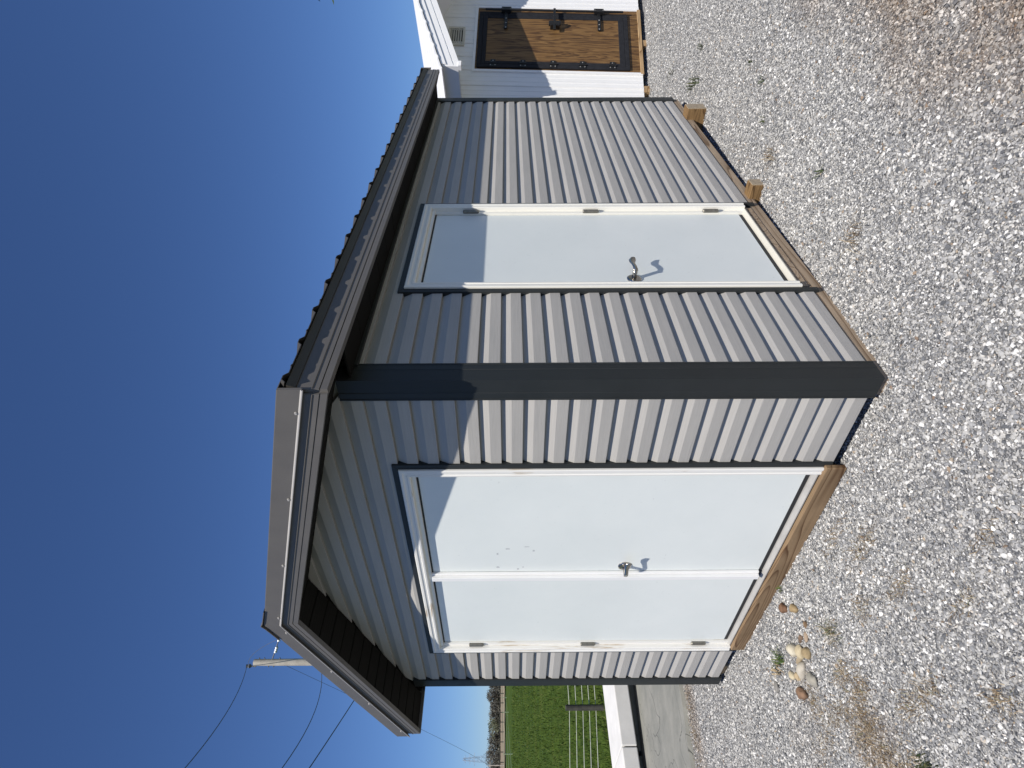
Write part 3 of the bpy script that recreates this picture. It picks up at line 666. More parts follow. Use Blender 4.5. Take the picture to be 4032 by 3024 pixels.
# louvred vent
vt = MB().box(0.40, 0.43, -0.026, 0.0, 2.25, 2.46); vt.box(0.69, 0.72, -0.026, 0.0, 2.25, 2.46); vt.box(0.4305, 0.6895, -0.026, 0.0, 2.25, 2.275); vt.box(0.4305, 0.6895, -0.026, 0.0, 2.435, 2.46)
vo_ = vt.build("vent", MAT['vent'], ws)
MB().box(0.431, 0.689, -0.008, -0.001, 2.276, 2.434).build("vent_backing", MAT['dark'], vo_)
for i in range(5):
    z = 2.29 + i * 0.03
    MB().prism([(0.431, -0.009, z + 0.02), (0.431, -0.011, z + 0.023), (0.431, -0.025, z + 0.003), (0.431, -0.023, z)], [(0.689, -0.009, z + 0.02), (0.689, -0.011, z + 0.023), (0.689, -0.025, z + 0.003), (0.689, -0.023, z)]).build("louvre", MAT['vent'], vo_)
# white roof
wr = bpy.data.objects.new("roof", None); COL.objects.link(wr); wr.parent = ws
D0 = 0.66; AL, AH = -0.69, 1.98; TH = 0.235
for ae in (AL, AH):
    sg = -1 if ae < AR else 1
    lo = [(AR, 0.014), (ae, 0.014), (ae, TH - 0.01), (AR, TH - 0.01)]
    MB().prism([(a, -D0 + 0.03, wz(a) + w) for a, w in lo], [(a, 3.9, wz(a) + w) for a, w in lo]).build("deck", MAT['whitemetal'], wr)
    P1 = [(0.028, 0), (0.0, 0), (0.0, 0.062), (0.012, 0.064), (0.012, 0.074), (0.0, 0.076), (0.0, 0.150), (-0.012, 0.154), (-0.012, 0.205), (0.028, 0.205)]
    MB().prism([(AR, -D0 + d, wz(AR) + w) for d, w in P1], [(ae, -D0 + d, wz(ae) + w) for d, w in P1]).build("rake_fascia", MAT['whitefascia'], wr)
    v = []; f = []; n = 40
    for i in range(n + 1):
        a = AR + (ae + sg * 0.085 - AR) * i / n; wav = 0.016 if (i % 5) else 0.0
        v += [(a, -D0 - 0.03, wz(a) + 0.212 + wav * 0.5), (a, -D0 - 0.03, wz(a) + 0.222 + wav), (a, 3.95, wz(a) + 0.226 + wav), (a, 3.95, wz(a) + 0.216 + wav)]
    for i in range(n): f += [(4 * i + k, 4 * i + (k + 1) % 4, 4 * i + 4 + (k + 1) % 4, 4 * i + 4 + k) for k in range(4)]
    MB().add(v, f).build("roof_sheet", MAT['whitefascia'], wr)
    e0, e1 = sorted((ae, ae + sg * 0.02))
    MB().box(e0, e1, -D0 + 0.0, 3.9, wz(ae) + 0.02, wz(ae) + 0.185).build("eave_fascia", MAT['whitefascia'], wr)
    c0, c1 = sorted((ae + sg * 0.021, ae - sg * 0.05))
    MB().box(c0, c1, -D0 - 0.014, -D0 + 0.05, wz(ae) - 0.012, wz(ae) + 0.019).build("eave_return", MAT['whitefascia'], wr)
# skids and blocks under it
for a in (A0 + 0.1, A1 - 0.2): MB().box(a, a + 0.1, 0.25, 3.5, -0.09, -0.001).build("skid", MAT['dark'], ws)
for a, nm in ((0.53, "pale timber block under the middle of the white shed's plywood door"), (-0.25, "small pale block under the white shed near the grey shed's corner")):
    p = MW @ Vector((a, 0.06, -0.02)); r = empty("support_block", nm, "wood block", (p.x, p.y, yard_z(p.x, p.y)), "timber blocks under the white shed")
    r.rotation_euler = (0, 0, ang); MB().box(-0.05, 0.05, -0.07, 0.25, -0.02, max(0.03, p.z - yard_z(p.x, p.y) + 0.015)).build("timber", MAT['plainwood'], r, 0.004)

# ------------------------------------------------------------------ concrete feed bunk slabs left of the apron
for y0, y1, lb in ((-2.6, 0.585, "pale concrete slab beside the apron, the one clear of the shed"), (0.60, 3.9, "pale concrete slab beside the apron, the one partly behind the grey shed")):
    r = empty("concrete_slab", lb, "concrete slab", (-6.9, (y0 + y1) / 2, -0.06), "concrete slabs along the pasture edge"); yc = (y0 + y1) / 2
    MB().box(-0.49, 0.50, y0 - yc, y1 - yc, 0.105, 0.295).build("slab", MAT['bunk'], r, 0.012, seg=2)
    MB().box(-0.40, 0.24, y0 - yc + 0.02, y1 - yc - 0.02, -0.30, 0.104).build("foot", MAT['apron'], r)

# ------------------------------------------------------------------ fences, field
def wire_pts(p, q, sag=0.0, n=10):
    p = Vector(p); q = Vector(q); return [p.lerp(q, i / n) - Vector((0, 0, 4 * sag * (i / n) * (1 - i / n))) for i in range(n + 1)]
fence = empty("wire_fence", "white wire fence on a dark wooden post at the near edge of the pasture", "fence", (-12.3, 3.21, -0.5))
for y, h in ((3.21, 0.38), (-2.4, 0.62), (-8.0, 0.80), (8.8, 0.05), (14.4, -0.1)):
    gz = ground_z(-12.3, y); z1 = max(h, gz + 0.75)
    pm = MB(); pm.tube([(0, y - 3.21, gz + 0.5 - 0.2), (0.004, y - 3.21, z1 + 0.5 - 0.012), (0.004, y - 3.21, z1 + 0.5)], [0.066, 0.062, 0.055], 10); pm.build("post", MAT['post'], fence)
for i, (za, zb) in enumerate(((0.27, 0.66), (0.12, 0.53), (-0.03, 0.40), (-0.175, 0.27), (-0.32, 0.14))):
    s = (zb - za) / 5.0
    MB().tube([(-0.07, 11.2, za + 0.5 - 0.06 * 8), (-0.07, 0.56, za + 0.5 + (0.013 if i == 0 else 0.0)), (-0.07, 0, za + 0.5 + 0.018), (-0.07, -1.2, za + 0.5 + 0.105), (-0.07, -5.6, zb + 0.5 - 0.02), (-0.07, -11.2, zb + 0.5 + 0.2)], 0.0065, 5).build("wire", MAT['polytape'], fence)
ff = empty("wire_fence", "pale thin wire fence crossing the far side of the pasture", "fence", (-117.95, 41.45, 1.6))
fp = [(-158.5, 62.0, 132), (-138.1, 51.79, 132), (-117.95, 41.45, 111), (-87.74, 25.25, 79), (-72.0, 17.0, 60)]
fp = [(x, y, ground_z(x, y)) for x, y, _ in fp]
for x, y, z in fp: MB().tube([(x + 117.95, y - 41.45, z - 1.8), (x + 117.95, y - 41.45, z - 1.6 + 1.25)], 0.05, 6).build("post", MAT['fencegreen'], ff)
for h in (0.3, 0.6, 0.9, 1.2): MB().tube([(x + 117.95, y - 41.45, z - 1.6 + h) for x, y, z in fp], 0.022, 4).build("wire", MAT['fencegreen'], ff)
rf = empty("rail_fence", "dark post and rail fence along the bare strip below the trees", "fence", (-200, 70, 3.6)); pts = []
for i in range(26):
    a = az0 - 0.16 + 0.0125 * i; D = 182; x, y = CAM.x + D * math.cos(a), CAM.y + D * math.sin(a); z = ground_z(x, y) + 0.4; pts.append((x, y, z))
    MB().box(x + 200 - 0.09, x + 200 + 0.09, y - 70 - 0.09, y - 70 + 0.09, z - 3.6, z - 3.6 + 1.25).build("post", MAT['post'], rf)
for h in (0.45, 1.05): MB().tube([(x + 200, y - 70, z - 3.6 + h) for x, y, z in pts], 0.05, 4).build("rail", MAT['post'], rf)

# ------------------------------------------------------------------ poles, wires, pylon
px, py = -21.64, 8.40
pole = empty("utility_pole", "tall pale wooden utility pole rising behind the gable slope of the grey shed", "utility pole", (px, py, ground_z(px, py)))
pz = pole.location.z
MB().tube([(0, 0, -0.5), (0, 0, 5), (0.0, 0, 11.66 - pz)], [0.17, 0.15, 0.122], 14).build("shaft", MAT['polewood'], pole)
R_ = Vector((0.757, 0.653, 0)); 
mb = MB(); mb.tube([R_ * 0.12 + Vector((0, 0, 10.95 - pz)), R_ * 0.50 + Vector((0, 0, 10.82 - pz)), R_ * 0.92 + Vector((0, 0, 10.68 - pz))], 0.022, 8)
mb.build("arm", MAT['cable'], pole)
for t in (0.42, 0.50, 0.58, 0.86):
    c = R_ * t + Vector((0, 0, 10.95 - 0.30 * t - pz)); MB().tube([c - R_ * 0.03, c + R_ * 0.03], [0.06, 0.05], 10).build("insulator", MAT['porcelain'], pole)
mb = MB(); mb.tube([(0, 0, 11.5 - pz), -R_ * 0.16 + Vector((0, 0, 11.62 - pz)), -R_ * 0.14 + Vector((0, 0, 11.80 - pz))], 0.03, 8); mb.build("bracket", MAT['cable'], pole)
mb = MB(); mb.tube([-R_ * 0.14 + Vector((0, 0, 11.78 - pz)), -R_ * 0.14 + Vector((0, 0, 11.84 - pz)), -R_ * 0.14 + Vector((0, 0, 11.90 - pz)), -R_ * 0.14 + Vector((0, 0, 11.96 - pz))], [0.05, 0.085, 0.05, 0.07], 10); mb.build("insulator", MAT['cable'], pole)
for z, s in ((11.45, 1), (11.25, 1), (10.65, 1), (10.9, -1), (11.1, -1)):
    c = R_ * (0.125 * s) + Vector((0, 0, z - pz)); MB().tube([c, c + R_ * 0.06 * s], 0.02, 6).build("bolt", MAT['cable'], pole)
mb = MB(); mb.tube(wire_pts(R_ * 0.9 + Vector((0, 0, 10.72 - pz)), -R_ * 0.12 + Vector((0, 0, 11.9 - pz)), -0.32, 10), 0.008, 5); mb.build("jumper_wire", MAT['cable'], pole)
def over_wire(label, pts, r=0.012):
    o = Vector(pts[0]); mb = MB(); mb.tube([Vector(p) - o for p in pts], r, 5)
    w = mb.build("overhead_wire", MAT['cable']); w.location = o; return tag(w, label, "wire", "overhead wires at the utility pole")
over_wire("topmost overhead wire, leaving the top insulator of the near utility pole", [(-21.74 + 0.787 * q, 8.31 - 0.617 * q, 11.95 - 0.3848 * q + 0.0126 * q * q) for q in np.linspace(0, 30, 40)], 0.012)
over_wire("overhead wire below the top one, sagging away from the near utility pole", [(-21.7 + 0.787 * q, 8.3 - 0.617 * q, 9.05 - 0.3734 * q + 0.0178 * q * q) for q in np.linspace(0, 25, 40)], 0.012)
over_wire("lowest, steepest overhead wire meeting the gable slope near its eave end", wire_pts((-23.6, 9.0, 7.35), (-2.0, -9.4, 7.6), 0.25, 24), 0.016)
over_wire("thin overhead wire running down to the far trees from the pole", wire_pts((-21.7, 8.4, 10.65), (-181.75, 51.1, 7.9), 0.8, 24), [0.007 + 0.024 * i / 24 for i in range(25)])
fpz = ground_z(-181.75, 51.1)
fpole = empty("utility_pole", "tiny far utility pole in front of the far tree line", "utility pole", (-181.75, 51.1, fpz)); MB().tube([(0, 0, -0.3), (0, 0, 8.2 - fpz)], [0.16, 0.11], 8).build("shaft", MAT['polewood'], fpole)
MB().box(-0.06, 0.06, -1.0, 1.0, 7.4 - fpz, 7.55 - fpz).build("crossarm", MAT['polewood'], fpole)
pyl = empty("pylon", "faint lattice power pylon standing beyond the far trees", "pylon", (-738.3, 218.1, ground_z(-738, 218)))
gz = pyl.location.z; H = 55.5 - gz; mb = MB(); hw = lambda z: 4.2 * (1 - z / H) + 0.9 * (z / H)
for sx in (-1, 1):
    for sy in (-1, 1): MB().tube([(sx * hw(0), sy * hw(0), 0), (sx * hw(H * .6), sy * hw(H * .6), H * .6), (sx * hw(H), sy * hw(H), H)], 0.17, 4).build("leg", MAT['pylon'], pyl)
mb = MB()
for i in range(9):
    z0, z1 = H * i / 9, H * (i + 1) / 9; a, b = hw(z0), hw(z1)
    for s in (-1, 1):
        mb.tube([(-a, s * a, z0), (b, s * b, z1)], 0.09, 3); mb.tube([(a, s * a, z0), (-b, s * b, z1)], 0.09, 3)
        mb.tube([(s * a, -a, z0), (s * b, b, z1)], 0.09, 3); mb.tube([(s * a, a, z0), (s * b, -b, z1)], 0.09, 3)
mb.build("bracing", MAT['pylon'], pyl)
for z, w in ((H * .70, 7.5), (H * .82, 6.0), (H * .94, 4.5)):
    mb = MB(); mb.tube([-R_ * w + Vector((0, 0, z)), R_ * w + Vector((0, 0, z))], 0.15, 4); mb.tube([-R_ * w + Vector((0, 0, z)), Vector((0, 0, z + 2)), R_ * w + Vector((0, 0, z))], 0.1, 4); mb.build("crossarm", MAT['pylon'], pyl)

# ------------------------------------------------------------------ trees
def twig_crown(n, rx, ry, rz, cz, size, seed, up=0.4):
    r = np.random.default_rng(seed); v = []; f = []
    cl = r.normal(size=(26, 3)); cl /= np.linalg.norm(cl, axis=1)[:, None]; cl *= r.uniform(0.35, 0.95, (26, 1))
    for i in range(n):
        c = cl[r.integers(26)] + r.normal(size=3) * 0.16
        p = np.array([c[0] * rx, c[1] * ry, c[2] * rz + cz]); d = r.normal(size=3); d[2] = abs(d[2]) * up + d[2] * (1 - up); d /= np.linalg.norm(d)
        e = np.cross(d, r.normal(size=3)); e /= np.linalg.norm(e); s = size * r.uniform(0.6, 1.5)
        k = len(v); v += [tuple(p - d * s), tuple(p + e * s * 0.28), tuple(p + d * s), tuple(p - e * s * 0.28)]; f.append((k, k + 1, k + 2, k + 3))
    return v, f
def far_tree(label, x, y, h, w, mat, seed, n=1100):
    gz = ground_z(x, y); t = empty("tree", label, "tree", (x, y, gz), "far tree line")
    rr = random.Random(seed); mb = MB(); mb.tube([(0, 0, -0.5), (rr.uniform(-.2, .2), rr.uniform(-.2, .2), h * 0.45), (rr.uniform(-.4, .4), rr.uniform(-.4, .4), h * 0.85)], [0.24, 0.16, 0.05], 6)
    for i in range(7):
        a = rr.uniform(0, 6.28); z = h * rr.uniform(0.2, 0.6); mb.tube([(0, 0, z), (math.cos(a) * w * 0.3, math.sin(a) * w * 0.3, z + h * 0.18), (math.cos(a) * w * 0.45, math.sin(a) * w * 0.45, z + h * 0.32)], [0.09, 0.06, 0.02], 4)
    mb.build("trunk", MAT['bark'], t)
    v, f = twig_crown(n, w * 0.52, w * 0.52, h * 0.42, h * 0.56, 0.42, seed); MB().add(v, f).build("crown", mat, t)
words = ["round topped bare grey tree", "low brown bare tree", "tall feathery bare tree", "broad dark bare tree", "narrow greyish bare tree", "pale green budding tree", "leaning bare tree", "dense brown bare tree"]
rr = random.Random(3); ordinal = ["nearest", "second", "third", "fourth", "fifth", "sixth", "seventh", "eighth"]
for i in range(8):
    a = az0 - 0.050 + 0.019 * i; D = 322 + rr.uniform(-4, 8); hh = 6.4 + 1.0 * math.sin(i * 1.7) + rr.uniform(-.7, .7)
    bud = i == 3; kind = words[5] if bud else words[[0, 3, 1, 7, 4, 2, 6, 1][i]]
    far_tree("%s in the far tree line, %s from the shed wall" % (kind, ordinal[i]), CAM.x + D * math.cos(a), CAM.y + D * math.sin(a), hh, 8.5 + rr.uniform(-1, 2), MAT['budding'] if bud else MAT['twig'], 100 + i)
# undergrowth mass behind the tree line
v = []; f = []
for i in range(9000):
    a = az0 + rng.uniform(-0.24, 0.2); D = 333 + rng.uniform(0, 10); x, y = CAM.x + D * math.cos(a), CAM.y + D * math.sin(a)
    z = ground_z(x, y) + abs(rng.normal()) * 2.2; d = rng.normal(size=3); d /= np.linalg.norm(d); e = np.cross(d, rng.normal(size=3)); e /= np.linalg.norm(e); s = rng.uniform(0.5, 1.1); k = len(v); p = np.array([x, y, min(z, ground_z(x, y) + 5.5)])
    v += [tuple(p - d * s), tuple(p + e * s * .5), tuple(p + d * s), tuple(p - e * s * .5)]; f.append((k, k + 1, k + 2, k + 3))
tag(MB().add(v, f).build("undergrowth", MAT['twig']), "brown leafless undergrowth filling the far tree line", "undergrowth", kind="stuff")
# tree behind the white shed, only a few drooping leaves show
tx, ty = 0.98, 21.27; gz = ground_z(tx, ty)
t = empty("tree", "young leafy tree behind the white shed, its lowest leaves just in view", "tree", (tx, ty, gz))
mb = MB(); mb.tube([(0, 0, -0.3), (0.1, 0, 3), (0, 0.1, 6.2), (0, 0, 9)], [0.2, 0.16, 0.1, 0.03], 10)
for i in range(12):
    a = i * 2.4; z = 3.2 + 0.42 * i; mb.tube([(0, 0, z), (math.cos(a) * 0.9, math.sin(a) * 0.9, z + 0.5), (math.cos(a) * 1.9, math.sin(a) * 1.9, z + 0.55)], [0.06, 0.04, 0.012], 6)
mb.tube([(0, 0, 3.6), (-0.9, -0.75, 5.0), (-1.55, -1.3, 5.35), (-1.8, -1.52, 5.15)], [0.05, 0.03, 0.015, 0.006], 6)
mb.build("trunk", MAT['bark'], t)
v, f = twig_crown(5200, 2.05, 2.05, 2.6, 6.6, 0.085, 5)
rt = np.random.default_rng(9)
for i in range(170):
    s_ = rt.uniform(0, 1); base = np.array([-1.25 - 0.6 * s_, -1.05 - 0.5 * s_, 5.28 - 0.12 * s_]) + rt.normal(size=3) * np.array([.13, .13, .13]); d = rt.normal(size=3); d /= np.linalg.norm(d); e = np.cross(d, rt.normal(size=3)); e /= np.linalg.norm(e); s = rt.uniform(.04, .07); k = len(v)
    v += [tuple(base - d * s), tuple(base + e * s * .45), tuple(base + d * s), tuple(base - e * s * .45)]; f.append((k, k + 1, k + 2, k + 3))
MB().add(v, f).build("crown", MAT['leaf'], t)

# ------------------------------------------------------------------ gravel (uncountable): instances on points
def in_view(x, y, z, m):
    p = np.stack([x - CAM.x, y - CAM.y, z - CAM.z], -1); fx = p @ np.array(-az); k = 2307.5 / np.maximum(fx, 1e-3)
    return (fx > 0.4) & (np.abs((p @ np.array(ax)) * k) < 2016 * m) & (np.abs((p @ np.array(ay)) * k) < 1512 * m)
def grid_pts(x0, x1, y0, y1, pitch):
    X, Y = np.meshgrid(np.arange(x0, x1, pitch), np.arange(y0, y1, pitch)); X = X.ravel() + rng.uniform(-.5, .5, X.size) * pitch; Y = Y.ravel() + rng.uniform(-.5, .5, Y.size) * pitch; return X, Y
vz = np.vectorize(yard_h)
def keep(X, Y):
    ins = (X > -W + 0.02) & (X < -0.10) & (Y > 0.20) & (Y < L)
    edge_x = -4.32 + 0.05 * np.sin(2.3 * Y) + 0.03 * np.sin(7 * Y) + 0.14 * np.clip(Y / 1.2, 0, 1) - 0.02
    return ~ins & (X > edge_x)
PX = []; PY = []; PS = []
for (pitch, dmin, dmax, marg, smul) in ((0.0083, 0, 3.9, 1.25, 1.0), (0.0098, 3.9, 9.0, 1.2, 1.05), (0.045, 0, 6.5, 9.0, 1.2)):
    X, Y = grid_pts(-5.0, 3.2, -2.6, 9.0, pitch); Z = np.full(X.shape, -0.06); d = np.hypot(X - CAM.x, Y - CAM.y)
    iv = in_view(X, Y, Z, 1.25)
    k = keep(X, Y) & (d >= dmin) & (d < dmax) & (iv if marg < 5 else ~iv)
    X, Y = X[k], Y[k]; PX.append(X); PY.append(Y); PS.append(rng.lognormal(-0.08, 0.40, X.size) * smul)
PX = np.concatenate(PX); PY = np.concatenate(PY); PS = np.clip(np.concatenate(PS), 0.45, 2.3); PZ = vz(PX, PY) + rng.uniform(-0.001, 0.004, PX.size)
me = bpy.data.meshes.new("gravel"); me.vertices.add(PX.size); me.vertices.foreach_set("co", np.stack([PX, PY, PZ], -1).astype(np.float32).ravel())
at = me.attributes.new("size", 'FLOAT', 'POINT'); at.data.foreach_set("value", (PS * 0.0060).astype(np.float32)); me.materials.append(MAT['gravel'])
gr = tag(link("gravel", me), "loose grey crushed stone gravel covering the yard", "gravel", kind="stuff")
stones = bpy.data.collections.new("gravel_shapes")
for i in range(9):
    bm = bmesh.new(); r = np.random.default_rng(50 + i); asp = r.uniform(0.55, 1.0, 3); asp[0] = 1.15; asp[2] *= 0.72
    for q in range(13):
        d = r.normal(size=3); d /= np.linalg.norm(d); bm.verts.new(d * asp * r.uniform(0.8, 1.0))
    h = bmesh.ops.convex_hull(bm, input=bm.verts); bmesh.ops.delete(bm, geom=[g for g in h['geom_interior'] if isinstance(g, bmesh.types.BMVert)], context='VERTS')
    m_ = bpy.data.meshes.new("gravel_shape"); bm.to_mesh(m_); bm.free(); m_.materials.append(MAT['gravel'])
    stones.objects.link(bpy.data.objects.new("gravel_shape", m_))
ng = bpy.data.node_groups.new("scatter_gravel", 'GeometryNodeTree')
ng.interface.new_socket("Geometry", in_out='INPUT', socket_type='NodeSocketGeometry'); ng.interface.new_socket("Geometry", in_out='OUTPUT', socket_type='NodeSocketGeometry')
gi = ng.nodes.new('NodeGroupInput'); go = ng.nodes.new('NodeGroupOutput'); iop = ng.nodes.new('GeometryNodeInstanceOnPoints')
ci = ng.nodes.new('GeometryNodeCollectionInfo'); ci.inputs['Collection'].default_value = stones; ci.inputs['Separate Children'].default_value = True; ci.inputs['Reset Children'].default_value = True
na = ng.nodes.new('GeometryNodeInputNamedAttribute'); na.data_type = 'FLOAT'; na.inputs['Name'].default_value = "size"
rv = ng.nodes.new('FunctionNodeRandomValue'); rv.data_type = 'FLOAT_VECTOR'; rv.inputs[0].default_value = (-0.7, -0.7, 0); rv.inputs[1].default_value = (0.7, 0.7, 6.283)
ri = ng.nodes.new('FunctionNodeRandomValue'); ri.data_type = 'INT'; ri.inputs[4].default_value = 0; ri.inputs[5].default_value = 8; ri.inputs['Seed'].default_value = 5
iop.inputs['Pick Instance'].default_value = True
for a, b in ((gi.outputs[0], iop.inputs['Points']), (ci.outputs[0], iop.inputs['Instance']), (na.outputs[0], iop.inputs['Scale']), (rv.outputs[0], iop.inputs['Rotation']), (ri.outputs[2], iop.inputs['Instance Index']), (iop.outputs[0], go.inputs[0])): ng.links.new(a, b)
mod = gr.modifiers.new("scatter", 'NODES'); mod.node_group = ng

# ------------------------------------------------------------------ cobbles near the double door
def cobble(label, x, y, sx, sy, sz, rot, col, col2, seed):
    bm = bmesh.new(); bmesh.ops.create_icosphere(bm, subdivisions=3, radius=1); r = np.random.default_rng(seed); ph = r.uniform(0, 6.28, 6); fr_ = r.uniform(1.0, 2.2, 6)
    for v_ in bm.verts:
        c = v_.co; s = 1 + 0.11 * math.sin(fr_[0] * c.x * 1.6 + ph[0]) + 0.09 * math.sin(fr_[1] * c.y * 1.9 + ph[1]) + 0.06 * math.sin(fr_[2] * 2.6 * (c.x + c.z) + ph[2]) + 0.05 * math.sin(3.4 * (c.y - c.x) + ph[3]) + 0.035 * math.sin(6.1 * c.x + 5.2 * c.z + ph[4]) + 0.03 * math.sin(7.7 * c.y - 4.3 * c.x + ph[5])
        v_.co = Vector((c.x * sx * s, c.y * sy * s, c.z * sz * s)) * 0.9
    me_ = bpy.data.meshes.new("cobble"); bm.to_mesh(me_); bm.free()
    for p in me_.polygons: p.use_smooth = True
    col = tuple(0.80 * (0.78 * c + 0.22 * sum(col) / 3) for c in col); col2 = tuple(0.70 * (0.8 * c + 0.2 * sum(col2) / 3) for c in col2)
    me_.materials.append(mottled("cobble_stone", col2, col, 22, 0.85, 0.0, 0.5, 60, 0.25, jitter=True, bd=0.006))
    x += (x + 1.70) * 0.16 if y < -0.38 else 0; y += (y + 0.47) * 0.16 if y < -0.38 else 0
    o = link("cobble", me_); o.location = (x, y, yard_h(x, y) + sz * 0.45); o.rotation_euler = (r.uniform(-.2, .2), r.uniform(-.2, .2), rot)
    return tag(o, label, "stone", "loose cobbles in front of the double door")
cobble("rust brown jagged cobble nearest the double door's wooden threshold", -1.655, -0.165, 0.052, 0.030, 0.026, 2.5, (0.30, 0.15, 0.07), (0.16, 0.075, 0.035), 1)
cobble("small yellow tan cobble beside the rust brown one", -1.535, -0.235, 0.042, 0.025, 0.022, 2.4, (0.48, 0.34, 0.15), (0.34, 0.22, 0.09), 2)
cobble("tiny tan pebble alone between the two cobble groups", -1.487, -0.355, 0.019, 0.014, 0.013, 1.0, (0.36, 0.22, 0.11), (0.22, 0.13, 0.06), 3)
cobble("dull brown flat stone between the tiny tan pebble and cream cobble", -1.612, -0.392, 0.026, 0.020, 0.014, 0.4, (0.28, 0.18, 0.11), (0.17, 0.11, 0.07), 4)
cobble("pinkish tan flat stone touching the dull brown flat one", -1.555, -0.412, 0.032, 0.022, 0.014, 1.2, (0.44, 0.32, 0.21), (0.32, 0.22, 0.14), 5)
cobble("largest cream white rounded cobble, touching the pale yellow one", -1.715, -0.398, 0.060, 0.040, 0.034, 2.4, (0.72, 0.66, 0.50), (0.60, 0.52, 0.36), 6)
cobble("pale yellow cobble wedged between the cream and tan ones", -1.652, -0.438, 0.046, 0.034, 0.030, 0.9, (0.66, 0.55, 0.34), (0.52, 0.41, 0.22), 7)
cobble("golden tan round cobble on the far side of the pale yellow one", -1.598, -0.470, 0.036, 0.031, 0.027, 0.2, (0.46, 0.34, 0.16), (0.34, 0.24, 0.11), 8)
cobble("small light brown cobble in the middle of the pile", -1.700, -0.458, 0.026, 0.021, 0.019, 0.3, (0.46, 0.36, 0.22), (0.32, 0.24, 0.14), 9)
cobble("buff white oval cobble between the light brown and grey speckled ones", -1.706, -0.505, 0.050, 0.034, 0.029, 0.8, (0.58, 0.52, 0.42), (0.44, 0.39, 0.30), 10)
cobble("cream yellow angular stone on the shed side of the pile", -1.830, -0.478, 0.033, 0.021, 0.018, 2.1, (0.70, 0.60, 0.38), (0.56, 0.46, 0.27), 11)
cobble("sandy yellow stone beside the buff white oval cobble", -1.772, -0.502, 0.032, 0.022, 0.019, 1.9, (0.60, 0.46, 0.25), (0.46, 0.33, 0.17), 12)
cobble("grey speckled oval cobble, the pile's farthest from the shed", -1.640, -0.572, 0.056, 0.036, 0.028, 2.3, (0.46, 0.42, 0.33), (0.33, 0.31, 0.26), 13)
cobble("reddish brown blocky cobble at the apron end of the pile", -1.785, -0.580, 0.050, 0.038, 0.032, 2.5, (0.34, 0.19, 0.10), (0.20, 0.11, 0.06), 14)
cobble("flat grey stone half sunk in gravel between pile and apron", -2.050, -0.440, 0.046, 0.034, 0.016, 2.3, (0.33, 0.31, 0.28), (0.25, 0.24, 0.22), 15)

# ------------------------------------------------------------------ weeds and dry grass
def blades(n, spread, h, width, seed, lean=0.6, flat=False):
    r = np.random.default_rng(seed); v = []; f = []
    for i in range(n):
        a = r.uniform(0, 6.28); b = np.array([r.normal() * spread, r.normal() * spread, 0.0]); l = h * r.uniform(0.5, 1.2); d = np.array([math.cos(a), math.sin(a), 0]); s = np.array([-d[1], d[0], 0]) * width * r.uniform(0.7, 1.3)
        ln = lean * r.uniform(0.3, 1.3); p1 = b + d * l * ln * 0.35 + np.array([0, 0, l * 0.55]); p2 = b + d * l * ln + np.array([0, 0, l * max(0.05, 0.9 - 0.5 * ln)])
        k = len(v); v += [tuple(b - s), tuple(b + s), tuple(p1 + s * 0.8), tuple(p1 - s * 0.8), tuple(p2)]; f += [(k, k + 1, k + 2, k + 3), (k + 3, k + 2, k + 4)]
    return v, f
def tuft(label, x, y, n, spread, h, mat, seed, lean=0.8, width=0.0022, cat="grass tuft", name="grass_tuft", grp=None):
    v, f = blades(n, spread, h, width, seed, lean); o = MB().add(v, f).build(name, mat); o.location = (x, y, yard_h(x, y) + 0.006); return tag(o, label, cat, grp)
tuft("green and straw grass tuft beside the cobbles, away from the shed", -1.276, -0.502, 95, 0.042, 0.05, MAT['mixed'], 1, 1.2, 0.0015)
tuft("dark green grass tuft between the cream cobbles and the shed", -1.905, -0.36, 45, 0.016, 0.085, MAT['blade'], 2, 1.2, 0.0016)
tuft("withered leaf sprig below the dark green grass tuft", -1.985, -0.385, 14, 0.02, 0.06, MAT['dry'], 3, 1.3, 0.006)
tuft("green sprig in the dry grass patch farthest from the shed", -1.02, -1.20, 120, 0.03, 0.035, MAT['weed'], 4, 0.9, 0.003)
tuft("tiny green sprout beside the threshold board", -1.60, -0.075, 18, 0.012, 0.03, MAT['blade'], 5, 0.8)
for i, (x, y, h, lb) in enumerate(((0.194, 4.09, 0.11, "largest dark weed near the far corner of the grey shed"), (0.12, 4.16, 0.09, "thin dark weed beside the largest one near the far corner"), (0.23, 3.98, 0.08, "low dark weed in front of the largest one near the far corner"),
                                  (0.469, 4.10, 0.08, "upright dark weed out in the gravel before the white shed"), (0.617, 2.346, 0.06, "small green weed alone in the middle of the gravel"), (0.426, 2.141, 0.055, "faint dark weed between the timber block and the middle weed"),
                                  (0.469, 1.161, 0.05, "small green weed opposite the single door"), (0.655, 2.68, 0.045, "tiny dark weed beyond the middle weed"), (0.054, 5.001, 0.10, "spindly weed close to the white shed's wall"))):
    tuft(lb, x, y, 9 if h > .07 else 6, 0.012, h, MAT['weed'], 20 + i, 1.1, 0.0034, "weed", "weed", "weeds in the gravel")
for i, (x, y, lb) in enumerate(((0.36, 0.62, "dry straw stalks on the gravel before the single door"), (0.30, 1.86, "dry stalks around the smaller timber block"))):
    tuft(lb, x, y, 26, 0.03, 0.085, MAT['dry'], 40 + i, 1.3, 0.0016, "dry stalks", "dry_stalks")
v = []; f = []
r = np.random.default_rng(77)
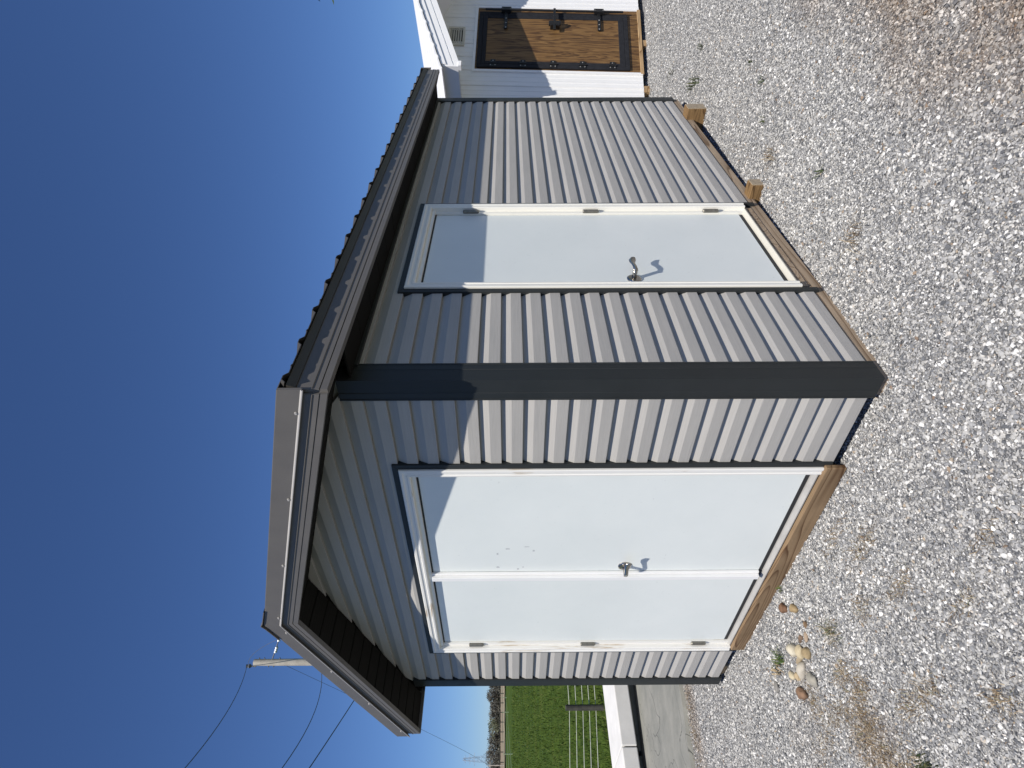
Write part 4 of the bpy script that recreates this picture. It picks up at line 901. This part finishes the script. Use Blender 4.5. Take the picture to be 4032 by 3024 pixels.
patches = [(-1.34, -0.92, 0.08, 0.06, 520), (-1.30, -1.08, 0.08, 0.05, 380), (-1.52, -0.80, 0.10, 0.035, 200), (-1.18, -1.16, 0.09, 0.04, 280), (-1.75, -0.86, 0.09, 0.04, 120), (-1.72, -0.66, 0.05, 0.05, 160), (-1.23, -0.78, 0.05, 0.03, 160), (-1.346, -0.68, 0.05, 0.03, 160), (-0.93, -0.98, 0.07, 0.03, 140),
           (-0.80, -0.98, 0.06, 0.03, 120), (-0.62, -0.62, 0.08, 0.03, 130), (-0.72, -0.36, 0.10, 0.03, 170), (-0.95, -0.55, 0.05, 0.03, 90), (-0.90, -0.20, 0.10, 0.03, 110), (-0.45, -1.15, 0.05, 0.03, 110), (-4.15, 0.35, 0.05, 0.12, 260), (-4.2, 0.0, 0.06, 0.14, 300), (-4.3, -0.35, 0.06, 0.14, 260), (-0.35, -0.85, 0.05, 0.02, 60), (-0.1, -0.75, 0.05, 0.02, 50)]
for (cx, cy, sx, sy, n) in patches:
    for i in range(n):
        x = cx + r.normal() * sx; y = cy + r.normal() * sy; z = yard_h(x, y) + 0.004; a = r.uniform(0, 6.28); l = r.uniform(0.012, 0.045); d = np.array([math.cos(a), math.sin(a), 0]); s = np.array([-d[1], d[0], 0]) * r.uniform(0.0006, 0.0014)
        b = np.array([x, y, z]); p1 = b + d * l * 0.5 + np.array([0, 0, l * r.uniform(0.1, 0.5)]); p2 = b + d * l + np.array([0, 0, l * r.uniform(0.0, 0.35)]); k = len(v)
        v += [tuple(b - s), tuple(b + s), tuple(p1 + s), tuple(p1 - s), tuple(p2)]; f += [(k, k + 1, k + 2, k + 3), (k + 3, k + 2, k + 4)]
tag(MB().add(v, f).build("dry_grass", MAT['dry']), "thin dead brown grass lying over the gravel", "dry grass", kind="stuff")
# pasture grass, dense enough to break up the field near the fence
v = []; f = []; n = 0
while n < 42000:
    D = 9.5 * (90 / 9.5) ** r.uniform(); a = math.atan2(0.34, -0.94) + r.uniform(-0.30, 0.26)
    x, y = CAM.x + D * math.cos(a), CAM.y + D * math.sin(a)
    if x > -8.4: n += 1; continue
    z = ground_z(x, y); sc = 0.8 + D / 45; th_ = r.uniform(0, 6.28); l = r.uniform(0.05, 0.13) * sc; s = np.array([math.cos(th_), math.sin(th_), 0]) * 0.012 * sc; b = np.array([x, y, z - 0.02]); t_ = b + np.array([r.normal() * 0.04 * sc, r.normal() * 0.04 * sc, l])
    k = len(v); v += [tuple(b - s), tuple(b + s), tuple(t_)]; f.append((k, k + 1, k + 2)); n += 1
tag(MB().add(v, f).build("pasture_grass", MAT['pastureblade']), "short green grass of the pasture", "grass", kind="stuff")
bpy.context.view_layer.update()
